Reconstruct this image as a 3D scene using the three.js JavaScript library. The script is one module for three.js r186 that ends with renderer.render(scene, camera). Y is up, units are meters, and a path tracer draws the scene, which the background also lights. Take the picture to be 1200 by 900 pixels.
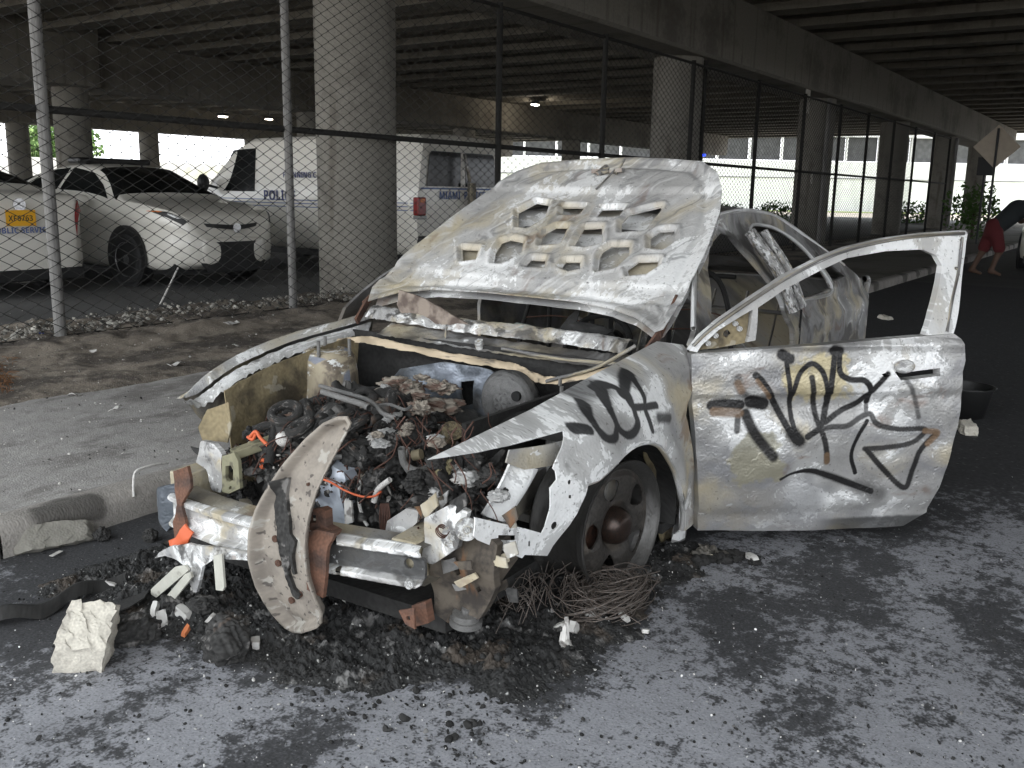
import * as THREE from 'three';
import { mergeGeometries, mergeVertices, toCreasedNormals } from 'three/addons/utils/BufferGeometryUtils.js';
import { RoundedBoxGeometry } from 'three/addons/geometries/RoundedBoxGeometry.js';
import { MarchingCubes } from 'three/addons/objects/MarchingCubes.js';
import { FontLoader } from 'three/addons/loaders/FontLoader.js';
import { TextGeometry } from 'three/addons/geometries/TextGeometry.js';

// ---------------------------------------------------------------- camera, sky, sun, exposure
const scene = new THREE.Scene();
const FPX = 1100, CAM_H = 1.415, YAW = 34.2 * Math.PI / 180, PITCH = 11.65 * Math.PI / 180, ROLL = 1.0 * Math.PI / 180;
const camera = new THREE.PerspectiveCamera(2 * Math.atan(450 / FPX) * 180 / Math.PI, 4 / 3, 0.05, 900);
const FW = new THREE.Vector3(Math.cos(YAW) * Math.cos(PITCH), -Math.sin(PITCH), -Math.sin(YAW) * Math.cos(PITCH));
const RT0 = new THREE.Vector3(Math.sin(YAW), 0, Math.cos(YAW)), UP0 = new THREE.Vector3().crossVectors(RT0, FW);
const RT = RT0.clone().multiplyScalar(Math.cos(ROLL)).addScaledVector(UP0, Math.sin(ROLL));
const UPV = UP0.clone().multiplyScalar(Math.cos(ROLL)).addScaledVector(RT0, -Math.sin(ROLL));
camera.position.set(0, CAM_H, 0);
camera.up.copy(UPV);
camera.lookAt(camera.position.clone().add(FW));

const sunDir = new THREE.Vector3(0.36, 1.0, -0.3).normalize();
{
  // bright, hazy subtropical sky: thin white cloud over pale blue
  const w = 512, h = 256, d = new Float32Array(w * h * 4);
  for (let j = 0; j < h; j++) for (let i = 0; i < w; i++) {
    const el = (j + 0.5) / h * Math.PI - Math.PI / 2, az = (i + 0.5) / w * Math.PI * 2, k = (j * w + i) * 4;
    const t = Math.max(0, Math.sin(el)), cl = 0.5 + 0.5 * Math.sin(az * 3 + Math.sin(el * 9) * 1.3) * Math.sin(el * 7 + Math.cos(az * 2));
    const b = 0.52 - 0.16 * t, q = 0.55 + 0.35 * cl;
    d[k] = b * (0.80 + 0.2 * q) * (1 - 0.22 * t * (1 - q)); d[k + 1] = b * (0.9 + 0.1 * q); d[k + 2] = b * (1.06 - 0.06 * q); d[k + 3] = 1;
  }
  const t = new THREE.DataTexture(d, w, h, THREE.RGBAFormat, THREE.FloatType);
  t.mapping = THREE.EquirectangularReflectionMapping; t.magFilter = t.minFilter = THREE.LinearFilter; t.wrapS = THREE.RepeatWrapping; t.needsUpdate = true;
  scene.background = t; scene.environment = t;
}
const sun = new THREE.DirectionalLight(0xfff1de, 4.0);
sun.position.copy(sunDir.clone().multiplyScalar(80)); sun.target.position.set(20, 0, -8);
sun.castShadow = true; sun.shadow.mapSize.set(2048, 2048);
Object.assign(sun.shadow.camera, { left: -70, right: 70, top: 70, bottom: -70, near: 1, far: 260 });
scene.add(sun, sun.target);
const renderer = new THREE.WebGLRenderer({ antialias: true });
renderer.setSize(1024, 768);
renderer.shadowMap.enabled = true;
renderer.toneMapping = THREE.LinearToneMapping;
renderer.toneMappingExposure = 7.8;

// ---------------------------------------------------------------- helpers: random, noise
function rng(seed) { let a = seed >>> 0; return () => { a = (a + 0x6D2B79F5) | 0; let t = Math.imul(a ^ (a >>> 15), 1 | a); t = (t + Math.imul(t ^ (t >>> 7), 61 | t)) ^ t; return ((t ^ (t >>> 14)) >>> 0) / 4294967296; }; }
const R = rng(20177);
const rr = (a, b, r = R) => a + (b - a) * r();
const PERM = new Uint8Array(512);
{ const r = rng(77), p = [...Array(256).keys()]; for (let i = 255; i > 0; i--) { const j = Math.floor(r() * (i + 1)); [p[i], p[j]] = [p[j], p[i]]; } for (let i = 0; i < 512; i++) PERM[i] = p[i & 255]; }
const GX = new Float32Array(256), GY = new Float32Array(256);
for (let i = 0; i < 256; i++) { const a = i * 2.399963; GX[i] = Math.cos(a) * 1.45; GY[i] = Math.sin(a) * 1.45; }
function n2(x, y) {      // gradient noise, about -1..1
  let xi = Math.floor(x), yi = Math.floor(y); const fx = x - xi, fy = y - yi; xi &= 255; yi &= 255;
  const u = fx * fx * fx * (fx * (fx * 6 - 15) + 10), v = fy * fy * fy * (fy * (fy * 6 - 15) + 10);
  const a = PERM[PERM[xi] + yi], b = PERM[PERM[xi + 1] + yi], c = PERM[PERM[xi] + yi + 1], d = PERM[PERM[xi + 1] + yi + 1];
  const p = GX[a] * fx + GY[a] * fy, q = GX[b] * (fx - 1) + GY[b] * fy, r = GX[c] * fx + GY[c] * (fy - 1), s = GX[d] * (fx - 1) + GY[d] * (fy - 1);
  const e = p + u * (q - p), f = r + u * (s - r); return e + v * (f - e);
}
function fb(x, y, o = 4, g = 0.5) { let s = 0, a = 1, t = 0; for (let i = 0; i < o; i++) { s += a * n2(x, y); t += a; a *= g; x = x * 2.03 + 17.3; y = y * 2.03 + 5.7; } return s / t; }
function n3(x, y, z) { return (n2(x + z * 0.71, y + 31.4) + n2(y * 0.93 + 57.1, z + x * 0.37) + n2(z * 1.07 + 11.9, x + y * 0.53 + 83.2)) / 2; }
const sst = (a, b, x) => { const t = Math.min(1, Math.max(0, (x - a) / (b - a))); return t * t * (3 - 2 * t); };
const lerp = (a, b, t) => a + (b - a) * t;
const mix3 = (a, b, t) => [a[0] + (b[0] - a[0]) * t, a[1] + (b[1] - a[1]) * t, a[2] + (b[2] - a[2]) * t];
const V = (x, y, z) => new THREE.Vector3(x, y, z);

// ---------------------------------------------------------------- helpers: textures (linear colours in, sRGB bytes out)
const toS = new Uint8Array(4097); for (let i = 0; i <= 4096; i++) { const c = i / 4096; toS[i] = Math.round(255 * (c <= 0.0031308 ? c * 12.92 : 1.055 * Math.pow(c, 1 / 2.4) - 0.055)); }
function tex(w, h, sx, sy, fn, repeat = true) {   // fn(x, y) in metres over a sheet of sx by sy metres
  const d = new Uint8Array(w * h * 4);
  for (let j = 0; j < h; j++) for (let i = 0; i < w; i++) {
    const c = fn((i + 0.5) / w * sx, (j + 0.5) / h * sy), k = (j * w + i) * 4;
    for (let q = 0; q < 3; q++) d[k + q] = toS[Math.min(4096, Math.max(0, c[q] * 4096 | 0))];
    d[k + 3] = 255;
  }
  const t = new THREE.DataTexture(d, w, h, THREE.RGBAFormat);
  t.colorSpace = THREE.SRGBColorSpace; t.magFilter = THREE.LinearFilter; t.minFilter = THREE.LinearMipmapLinearFilter; t.generateMipmaps = true;
  if (repeat) t.wrapS = t.wrapT = THREE.MirroredRepeatWrapping;
  t.userData = { sx, sy }; t.repeat.set(1 / sx, 1 / sy); t.needsUpdate = true; return t;
}
function greyTex(w, h, sx, sy, fn) {
  const d = new Uint8Array(w * h * 4);
  for (let j = 0; j < h; j++) for (let i = 0; i < w; i++) { const v = Math.min(255, Math.max(0, fn((i + 0.5) / w * sx, (j + 0.5) / h * sy) * 255)), k = (j * w + i) * 4; d[k] = d[k + 1] = d[k + 2] = v; d[k + 3] = 255; }
  const t = new THREE.DataTexture(d, w, h, THREE.RGBAFormat); t.magFilter = THREE.LinearFilter; t.minFilter = THREE.LinearMipmapLinearFilter; t.generateMipmaps = true;
  t.wrapS = t.wrapT = THREE.MirroredRepeatWrapping; t.repeat.set(1 / sx, 1 / sy); t.needsUpdate = true; return t;
}
const mat = (o) => new THREE.MeshStandardMaterial({ side: THREE.DoubleSide, roughness: 0.8, metalness: 0, ...o });
const lin = (r, g, b) => new THREE.Color().setRGB(r, g, b);

// ---------------------------------------------------------------- helpers: objects
const used = new Map();
function numbered(n) { const k = used.get(n) || 0; used.set(n, k + 1); return k ? `${n}_${String(k).padStart(3, '0')}` : n; }
function mesh(name, geo, m, parent) { const o = new THREE.Mesh(geo, m); o.castShadow = o.receiveShadow = true; if (parent) { o.name = name; parent.add(o); } else { o.name = numbered(name); scene.add(o); } return o; }
function tag(o, label, category, group) { o.userData.label = label; o.userData.category = category; if (group) o.userData.group = group; return o; }
function thing(name, label, category, pos = [0, 0, 0], turn = 0, group) { const o = new THREE.Group(); o.name = numbered(name); o.position.set(...pos); o.rotation.y = turn; scene.add(o); return tag(o, label, category, group); }
function struct(name, geo, m) { const o = mesh(name, geo, m); o.userData.kind = 'structure'; return o; }
function stuff(o) { o.userData.kind = 'stuff'; return o; }
function copy(o, pos, turn, label) { const c = o.clone(); c.name = numbered(o.name.replace(/_\d+$/, '')); c.userData = { ...o.userData }; scene.add(c); if (pos) c.position.set(...pos); if (turn !== undefined) c.rotation.y = turn; if (label) c.userData.label = label; return c; }

// ---------------------------------------------------------------- helpers: geometry
const strip = (g) => { const h = g.index ? g.toNonIndexed() : g; for (const k of Object.keys(h.attributes)) if (!['position', 'normal', 'uv'].includes(k)) h.deleteAttribute(k); return h; };
const merge = (gs) => mergeGeometries(gs.map(strip), false);
function boxUV(g, s = 1) {   // uv in metres from the dominant axis of each face
  const h = g.index ? g.toNonIndexed() : g, p = h.attributes.position, n = p.count, uv = new Float32Array(n * 2);
  const a = V(), b = V(), c = V();
  for (let i = 0; i < n; i += 3) {
    a.fromBufferAttribute(p, i); b.fromBufferAttribute(p, i + 1); c.fromBufferAttribute(p, i + 2);
    const e = b.clone().sub(a).cross(c.clone().sub(a)), ax = Math.abs(e.x), ay = Math.abs(e.y), az = Math.abs(e.z);
    [a, b, c].forEach((q, k) => { const j = (i + k) * 2; if (ay >= ax && ay >= az) { uv[j] = q.x * s; uv[j + 1] = q.z * s; } else if (ax >= az) { uv[j] = q.z * s; uv[j + 1] = q.y * s; } else { uv[j] = q.x * s; uv[j + 1] = q.y * s; } });
  }
  h.setAttribute('uv', new THREE.BufferAttribute(uv, 2)); return h;
}
function box(w, h, d, x = 0, y = 0, z = 0, bev = 0) { const g = bev > 0 ? new RoundedBoxGeometry(w, h, d, 2, bev) : new THREE.BoxGeometry(w, h, d); g.translate(x, y, z); return boxUV(g); }
function span(x0, x1, y0, y1, z0, z1, bev = 0) { return box(x1 - x0, y1 - y0, z1 - z0, (x0 + x1) / 2, (y0 + y1) / 2, (z0 + z1) / 2, bev); }
function tube(pts, r, rad = 6, seg = 0, closed = false) { const c = new THREE.CatmullRomCurve3(pts.map(p => Array.isArray(p) ? V(...p) : p), closed, 'centripetal'); return new THREE.TubeGeometry(c, seg || Math.max(6, pts.length * 5), r, rad, closed); }
function rod(a, b, r, rad = 8, r2 = r) { const A = V(...a), B = V(...b), d = B.clone().sub(A), L = d.length(); const g = new THREE.CylinderGeometry(r2, r, L, rad); g.translate(0, L / 2, 0); g.applyQuaternion(new THREE.Quaternion().setFromUnitVectors(V(0, 1, 0), d.normalize())); g.translate(...a); return g; }
function beam(a, b, w, h, up = [0, 1, 0], bev = 0) {   // rectangular bar from a to b
  const A = V(...a), B = V(...b), d = B.clone().sub(A), L = d.length(); d.normalize();
  const s = V(...up).cross(d).normalize(), u = d.clone().cross(s);
  const g = bev ? new RoundedBoxGeometry(w, h, L, 2, bev) : new THREE.BoxGeometry(w, h, L);
  g.applyMatrix4(new THREE.Matrix4().makeBasis(s, u, d).setPosition(A.add(B).multiplyScalar(0.5))); return boxUV(g);
}
function disc(c, n, r, t, seg = 24, bev = 0) { const g = new THREE.CylinderGeometry(r - bev, r, t, seg); g.applyQuaternion(new THREE.Quaternion().setFromUnitVectors(V(0, 1, 0), V(...n).normalize())); g.translate(...c); return g; }
function blob(rx, ry, rz, seed, det = 3, amp = 0.25, f = 2.2, fl = 0.4) {
  let g = new THREE.IcosahedronGeometry(1, det); g.deleteAttribute('normal'); g.deleteAttribute('uv'); g = mergeVertices(g, 1e-4);
  const p = g.attributes.position;
  for (let i = 0; i < p.count; i++) { let x = p.getX(i), y = p.getY(i), z = p.getZ(i); const k = 1 + amp * n3(x * f + seed * 3.7, y * f + seed, z * f - seed * 1.9) + amp * fl * n3(x * f * 3 + seed, y * f * 3 - seed, z * f * 3); p.setXYZ(i, x * k * rx, y * k * ry, z * k * rz); }
  g.computeVertexNormals(); const uv = new Float32Array(p.count * 2); for (let i = 0; i < p.count; i++) { uv[2 * i] = p.getX(i) + p.getZ(i) * 0.6; uv[2 * i + 1] = p.getY(i) + p.getZ(i) * 0.5; } g.setAttribute('uv', new THREE.BufferAttribute(uv, 2)); return g;
}
function rock(r, seed, amp = 0.35) {   // angular stone
  let g = new THREE.IcosahedronGeometry(1, 2); g.deleteAttribute('normal'); g.deleteAttribute('uv'); g = mergeVertices(g, 1e-4); const p = g.attributes.position, q = rng(seed), cuts = [];
  for (let i = 0; i < 9; i++) cuts.push([V(q() - .5, q() - .5, q() - .5).normalize(), 0.55 + q() * 0.35]);
  for (let i = 0; i < p.count; i++) { const v = V(p.getX(i), p.getY(i), p.getZ(i)); for (const [n, d] of cuts) { const k = v.dot(n); if (k > d) v.addScaledVector(n, d - k); } v.multiplyScalar(r * (1 + amp * 0.15 * n3(v.x * 5 + seed, v.y * 5, v.z * 5))); p.setXYZ(i, v.x, v.y, v.z); }
  g.computeVertexNormals(); return boxUV(toCreasedNormals(g, 0.5));
}
// densify a closed 2-D outline, optionally as a smooth curve
function dens(pts, e, smooth = false) {
  if (smooth) { const c = new THREE.CatmullRomCurve3(pts.map(p => V(p[0], p[1], 0)), true, 'centripetal'); const n = Math.max(8, Math.ceil(c.getLength() / e)); return c.getSpacedPoints(n).slice(0, n).map(p => [p.x, p.y]); }
  const o = []; for (let i = 0; i < pts.length; i++) { const a = pts[i], b = pts[(i + 1) % pts.length], L = Math.hypot(b[0] - a[0], b[1] - a[1]), n = Math.max(1, Math.ceil(L / e)); for (let k = 0; k < n; k++) o.push([lerp(a[0], b[0], k / n), lerp(a[1], b[1], k / n)]); } return o;
}
// a sheet-metal panel: 2-D outline with holes, bent onto a surface by map(u, v, offset) -> [x, y, z], with thickness t
function panel(outline, holes, map, t = 0.004, e = 0.04, uvf = (u, v) => [u, v]) {
  const O = dens(outline, e), Hs = holes.map(h => dens(h, e));
  if (THREE.ShapeUtils.isClockWise(O.map(p => ({ x: p[0], y: p[1] })))) O.reverse();
  Hs.forEach(h => { if (!THREE.ShapeUtils.isClockWise(h.map(p => ({ x: p[0], y: p[1] })))) h.reverse(); });
  const v2 = (p) => new THREE.Vector2(p[0], p[1]);
  const tri = THREE.ShapeUtils.triangulateShape(O.map(v2), Hs.map(h => h.map(v2)));
  let P = [...O, ...Hs.flat()], T = tri.map(a => [...a]);
  for (let it = 0; it < 9; it++) {   // split every edge longer than e at its middle (shared, so no cracks)
    const mid = new Map(); let any = false;
    const half = (a, b) => { const k = a < b ? a * 1e6 + b : b * 1e6 + a; if (mid.has(k)) return mid.get(k); const A = P[a], B = P[b]; if (Math.hypot(A[0] - B[0], A[1] - B[1]) <= e * 1.45) { mid.set(k, -1); return -1; } P.push([(A[0] + B[0]) / 2, (A[1] + B[1]) / 2]); mid.set(k, P.length - 1); any = true; return P.length - 1; };
    const N = [];
    for (const [a, b, c] of T) {
      const x = half(a, b), y = half(b, c), z = half(c, a), k = (x >= 0) + (y >= 0) + (z >= 0);
      if (!k) N.push([a, b, c]);
      else if (k === 3) N.push([a, x, z], [x, b, y], [z, y, c], [x, y, z]);
      else if (k === 1) { if (x >= 0) N.push([a, x, c], [x, b, c]); else if (y >= 0) N.push([a, b, y], [a, y, c]); else N.push([a, b, z], [z, b, c]); }
      else { if (x < 0) N.push([a, b, y], [a, y, z], [z, y, c]); else if (y < 0) N.push([a, x, z], [x, b, c], [x, c, z]); else N.push([a, x, y], [x, b, y], [a, y, c]); }
    }
    T = N; if (!any) break;
  }
  const pos = [], uv = [], idx = [], nP = P.length;
  const put = (p, o) => { const q = map(p[0], p[1], o); pos.push(q[0], q[1], q[2]); const w = uvf(p[0], p[1]); uv.push(w[0], w[1]); };
  P.forEach(p => put(p, t / 2)); if (t > 0) P.forEach(p => put(p, -t / 2));
  for (const [a, b, c] of T) { idx.push(a, b, c); if (t > 0) idx.push(nP + a, nP + c, nP + b); }
  const nrm = new THREE.BufferGeometry(); nrm.setAttribute('position', new THREE.Float32BufferAttribute(pos, 3)); nrm.setAttribute('uv', new THREE.Float32BufferAttribute(uv, 2)); nrm.setIndex(idx); nrm.computeVertexNormals();
  if (!(t > 0)) return nrm;
  const rp = [], ru = [], ri = [];
  for (const L of [O, ...Hs]) for (let i = 0; i < L.length; i++) {
    const a = L[i], b = L[(i + 1) % L.length], k = rp.length / 3;
    for (const [p, o] of [[a, t / 2], [b, t / 2], [a, -t / 2], [b, -t / 2]]) { const q = map(p[0], p[1], o); rp.push(...q); ru.push(...uvf(p[0], p[1])); }
    ri.push(k, k + 2, k + 1, k + 1, k + 2, k + 3);
  }
  const rim = new THREE.BufferGeometry(); rim.setAttribute('position', new THREE.Float32BufferAttribute(rp, 3)); rim.setAttribute('uv', new THREE.Float32BufferAttribute(ru, 2)); rim.setIndex(ri); rim.computeVertexNormals();
  return merge([nrm, rim]);
}
// grid surface f(u, v) -> [x, y, z], u and v in 0..1
function grid(nu, nv, f, uvf) {
  const pos = [], uv = [], idx = [];
  for (let j = 0; j <= nv; j++) for (let i = 0; i <= nu; i++) { const q = f(i / nu, j / nv); pos.push(q[0], q[1], q[2]); const w = uvf ? uvf(i / nu, j / nv, q) : [q[0] + q[2] * .3, q[1] + q[2] * .7]; uv.push(w[0], w[1]); }
  for (let j = 0; j < nv; j++) for (let i = 0; i < nu; i++) { const a = j * (nu + 1) + i, b = a + 1, c = a + nu + 1, d = c + 1; idx.push(a, b, d, a, d, c); }
  const g = new THREE.BufferGeometry(); g.setAttribute('position', new THREE.Float32BufferAttribute(pos, 3)); g.setAttribute('uv', new THREE.Float32BufferAttribute(uv, 2)); g.setIndex(idx); g.computeVertexNormals(); return g;
}
// a pixel of the 1200 x 900 photograph gives a direction; the plane it lies on gives the distance
function pixelRay(px, py) { return FW.clone().addScaledVector(RT, (px - 600) / FPX).addScaledVector(UPV, -(py - 450) / FPX); }
function onPlane(px, py, axis, val) { const d = pixelRay(px, py), t = (val - camera.position[axis]) / d[axis]; return camera.position.clone().addScaledVector(d, t); }
// ---------------------------------------------------------------- materials of the setting
const concFn = (tone, warm) => (x, y) => {
  const a = fb(x * 0.7, y * 0.7, 4), b = fb(x * 6 + 40, y * 6, 4), s = fb(x * 5, y * 0.35 + 9, 3);
  let c = mix3([tone, tone * (0.97 - warm * .3), tone * (0.9 - warm)], [tone * 0.62, tone * 0.57, tone * 0.49], sst(0.0, 0.5, a * 0.9 + b * 0.35));
  c = mix3(c, [tone * 0.45, tone * 0.38, tone * 0.3], 0.55 * sst(0.15, 0.5, s));
  const k = 1 + 0.16 * n2(x * 60, y * 60) + 0.1 * n2(x * 21, y * 21); return [c[0] * k, c[1] * k, c[2] * k];
};
const concTex = tex(512, 512, 4, 4, concFn(0.22, 0.08));
const M = {};
const fineBump = greyTex(512, 512, 1, 1, (x, y) => 0.5 + 0.3 * fb(x * 24, y * 24, 4) + 0.2 * n2(x * 130, y * 130));
M.conc = mat({ map: concTex, roughness: 0.9, bumpMap: fineBump, bumpScale: 0.004 });
M.girder = M.conc; const asphTex = tex(512, 512, 6, 6, (x, y) => { const k = 0.07 + 0.025 * fb(x * 1.6, y * 1.6, 4) + 0.015 * n2(x * 14, y * 14); return [k, k, k]; });
M.galv = mat({ map: tex(128, 256, 0.4, 0.8, (x, y) => { const k = 0.2 + 0.1 * fb(x * 14, y * 9, 4) + 0.05 * n2(x * 80, y * 80); return [k, k * 0.97, k * 0.92]; }), roughness: 0.6, metalness: 0.35 });
M.wire = mat({ color: lin(0.02, 0.019, 0.017), roughness: 0.8, metalness: 0 });

// ---------------------------------------------------------------- ground
const sootSpots = [[2.95, -1.02, 0.4, 0.22, .8], [3.5, -0.85, 0.7, 0.25, .7], [4.4, -0.9, 0.8, 0.4, .75], [1.55, -2.95, 0.45, 0.4, 1], [1.95, -3.25, 0.5, 0.25, 1], [1.45, -1.72, 0.22, 0.1, .75], [2.5, -0.6, 0.3, 0.16, .5], [1.3, -2.15, 0.22, 0.12, .55], [1.85, -1.75, 0.3, .1, .5], [3.3, -.35, .5, .2, .55]];
const crustLim = (z) => -1.13 + 0.5 * Math.max(0, z - 0.33);
function roadCol(x, z) {   // asphalt with pale ash dust and black char, by place
  const X = x + fb(x * 1.3, z * 1.3, 3) * 0.22, Z = z + fb(x * 1.1 + 9, z * 1.2, 3) * 0.22;
  const lx = X - 2.81, lz = Z + 2.32;
  let soot = sst(1.25, 0.75, lz) * sst(-0.16, 0.1, lx - crustLim(lz));   // charred beneath and round the car
  for (const [sx, sz, rx, rz, a] of sootSpots) soot = Math.max(soot, a * Math.exp(-(((X - sx) / rx) ** 2 + ((Z - sz) / rz) ** 2)));
  soot = Math.max(soot, 1.05 * sst(4.1, 5.6, X - 0.35 * (Z + 0.6)));
  const f1 = fb(x * 4.2, z * 4.2 + 3, 4, 0.6), f2 = fb(x * 21 + 7, z * 21, 5, 0.74), f3 = n2(x * 130, z * 130), f4 = n2(x * 290, z * 270);
  const m = sst(-0.2, 0.3, soot - 0.24 + 0.7 * f1 + 1.05 * f2 + 0.26 * f3);
  let ash = 0.34 + 0.1 * f1 + 0.1 * f2 + 0.06 * f3 + 0.06 * f4;
  ash *= 1 - 0.6 * sst(0.12, 0.5, f2 + 0.2 * f3 + 0.3 * f1);
  let c = [ash * 0.965, ash * 0.975, ash * 1.05];
  const d = 0.032 + 0.02 * f2 + 0.02 * f3 + 0.016 * f4; c = mix3(c, [d, d, d * 1.06], m * 0.92);
  const gr = sst(0.34, 0.48, 0.8 * n2(x * 88 + 31, z * 88) + 0.5 * f4 + 0.3 * (soot - 0.3) + 0.3 * f1); c = mix3(c, [0.035, 0.035, 0.037], 0.8 * gr);
  const sp = sst(0.55, 0.62, n2(x * 75 + 3, z * 75) * 0.75 + 0.35 * n2(x * 190, z * 190)); return mix3(c, [0.42, 0.42, 0.42], sp * 0.35);
}
function roadMat(x0, z0, s, px) {
  return mat({ map: tex(px, px, s, s, (x, y) => roadCol(x0 + x, z0 + y), false), roughness: 0.86, bumpMap: fineBump, bumpScale: 0.0022 });
}
function sheet(x0, x1, z0, z1, y, nx = 1, nz = 1, hf) {
  const hfun = hf || (() => 0);
  return grid(nx, nz, (u, v) => { const x = lerp(x0, x1, u), z = lerp(z1, z0, v); return [x, y + hfun(x, z), z]; }, (u, v, q) => [q[0], q[2]]);
}
function sheetUV(g, x0, z0) { const p = g.attributes.position, u = g.attributes.uv; for (let i = 0; i < p.count; i++) u.setXY(i, p.getX(i) - x0, p.getZ(i) - z0); return g; }
const rough0 = (x, z) => 0.004 * fb(x * 3, z * 3, 3) + 0.002 * n2(x * 17, z * 17);
struct('road', sheetUV(sheet(0.8, 4.9, -3.55, 0.55, 0, 200, 200, rough0), 0.8, -3.55), roadMat(0.8, -3.55, 4.1, 1792));
struct('road', sheetUV(sheet(4.9, 17.2, -3.55, 8.75, 0.0, 4, 4), 4.9, -3.55), roadMat(4.9, -3.55, 12.3, 1024));
const pavFar = mat({ map: tex(512, 512, 20, 20, (x, y) => { const k = 0.075 + 0.03 * fb(x * 0.6, y * 0.6, 4) + 0.03 * n2(x * 12, y * 12); return [k, k, k]; }), roughness: 0.9 });
struct('ground', sheet(-120, 260, -220, 200, -0.02), pavFar);
struct('road', sheet(17.2, 60, -3.55, 8.75, 0), mat({ map: asphTex, roughness: 0.85 }));
struct('road', sheet(-40, 0.8, -3.55, 0.55, 0), mat({ map: asphTex, roughness: 0.9 }));
struct('road', sheet(-40, 4.9, 0.55, 8.75, 0), mat({ map: asphTex, roughness: 0.9 }));

// pavement slab, kerb stones, dirt strip, car park
const walkCol = (x, z) => {
  const f1 = fb(x * 1.1, z * 2.3, 4), f2 = fb(x * 9, z * 9, 4, 0.6), f3 = n2(x * 80, z * 80), f4 = n2(x * 230, z * 230);
  let k = 0.35 + 0.08 * f1 + 0.07 * f2 + 0.03 * f3 + 0.025 * f4; let c = [k, k * 0.955, k * 0.91];
  const st = sst(-0.05, 0.4, fb(x * 2.2 + 8, z * 4.5, 5, 0.66) + 0.3 * sst(2.6, 4.5, x) - 0.02); c = mix3(c, [0.1, 0.09, 0.08], st * 0.55);
  c = mix3(c, [0.55, 0.53, 0.5], 0.8 * sst(0.5, 0.58, n2(x * 47, z * 47) * 0.7 + 0.4 * n2(x * 120, z * 120))); return c;
};
// cracks in the slab are part of its height
struct('pavement', sheetUV(sheet(-1, 9, -5.6, -3.62, 0.13, 200, 50, (x, z) => 0.012 * fb(x * 0.9, z * 1.3, 3) + 0.0025 * n2(x * 21, z * 21)), -1, -5.6), mat({ map: tex(2048, 512, 10, 2, (x, y) => walkCol(x - 1, y - 5.6), false), roughness: 0.88, bumpMap: fineBump, bumpScale: 0.005 }));
struct('pavement', sheet(-40, -1, -5.6, -3.62, 0.13), mat({ map: concTex })); struct('pavement', sheet(9, 60, -5.6, -3.62, 0.13), mat({ map: concTex }));
const dirtCol = (x, z) => {
  const f1 = fb(x * 1.5, z * 2.2, 4), f2 = fb(x * 10, z * 10, 4, 0.6), f3 = n2(x * 90, z * 90);
  let c = mix3([0.27, 0.23, 0.185], [0.09, 0.075, 0.062], sst(-0.25, 0.3, f1 + 0.5 * f2)); const k = 1 + 0.4 * f3; c = [c[0] * k, c[1] * k, c[2] * k];
  c = mix3(c, [0.17, 0.09, 0.05], 0.5 * sst(3.3, 2.6, x) * sst(-6.9, -6.3, z) * sst(-5.7, -6.1, z));
  c = mix3(c, [0.45, 0.42, 0.36], 0.7 * sst(0.45, 0.55, n2(x * 33, z * 33) * 0.7 + 0.4 * n2(x * 100, z * 100))); return c;
};
const dirtH = (x, z) => { const t = sst(-5.35, -5.7, z), e = 0.06 * sst(-6.1, -6.9, z); return 0.012 + t * (0.03 + 0.03 * fb(x * 2, z * 2, 4) + 0.012 * n2(x * 12, z * 12)) + e * (1 + fb(x * 3, z * 3, 3)); };
struct('dirt_verge', sheetUV(sheet(-1, 11, -7.9, -5.38 , 0.125, 240, 60, (x, z) => dirtH(x, z) - 0.02 * sst(-5.5, -5.38, z + 0.1 * fb(x * 2.2, 3, 3))), -1, -7.9), mat({ map: tex(2048, 512, 12, 2.6, (x, y) => dirtCol(x - 1, y - 7.9), false), roughness: 1, bumpMap: fineBump, bumpScale: 0.008 }));
struct('dirt_verge', sheet(11, 60, -7.9, -5.4, 0.15), mat({ map: tex(512, 256, 8, 2.6, (x, y) => dirtCol(x + 11, y - 7.9)), roughness: 1 }));
struct('car_park', sheet(-20, 60, -46, -7.9, 0.17), mat({ map: tex(512, 512, 8, 8, (x, y) => { const k = 0.085 + 0.03 * fb(x * 1.2, y * 1.2, 4) + 0.02 * n2(x * 30, y * 30); return [k, k * 0.99, k * 0.97]; }), roughness: 0.85 }));

// kerb: separate stones, chipped upper edge
{
  const kerb = new THREE.Group(); kerb.name = 'kerb'; kerb.userData.kind = 'structure'; scene.add(kerb);
  const kt = tex(512, 256, 2, 1, (x, y) => { const k = 0.3 + 0.08 * fb(x * 5, y * 5, 4) + 0.05 * n2(x * 70, y * 70); let c = [k, k * 0.93, k * 0.85]; return mix3(c, [0.06, 0.055, 0.05], 0.8 * sst(0.05, 0.3, fb(x * 2.5 + 4, y * 4, 4))); });
  const km = mat({ map: kt, roughness: 0.92, bumpMap: fineBump, bumpScale: 0.006 });
  let x = -6; while (x < 40) {
    const L = x < 1.7 ? Math.min(1.7 - x, 1.6) : x < 1.72 ? 1.05 : 1.55; const x0 = x + 0.006, x1 = x + L - 0.006, s = Math.round(x * 10);
    const g = grid(26, 8, (u, v) => { const X = lerp(x0, x1, u); const pr = [[-3.5, -0.05], [-3.497, 0.05], [-3.5, 0.095], [-3.512, 0.122], [-3.535, 0.134], [-3.6, 0.135], [-3.635, 0.134], [-3.64, 0.1], [-3.64, -0.05]][Math.round(v * 8)]; const ch = 0.02 * Math.max(0, fb(X * 4 + s, 7, 4)) * (v > 0.2 && v < 0.6 ? 1 : 0.15); return [X, pr[1] - ch, pr[0] - ch * 0.8]; }, (u, v, q) => [q[0], q[1] + q[2]]);
    mesh('kerb_stone', g, km, kerb); x += L;
  }
}

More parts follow.
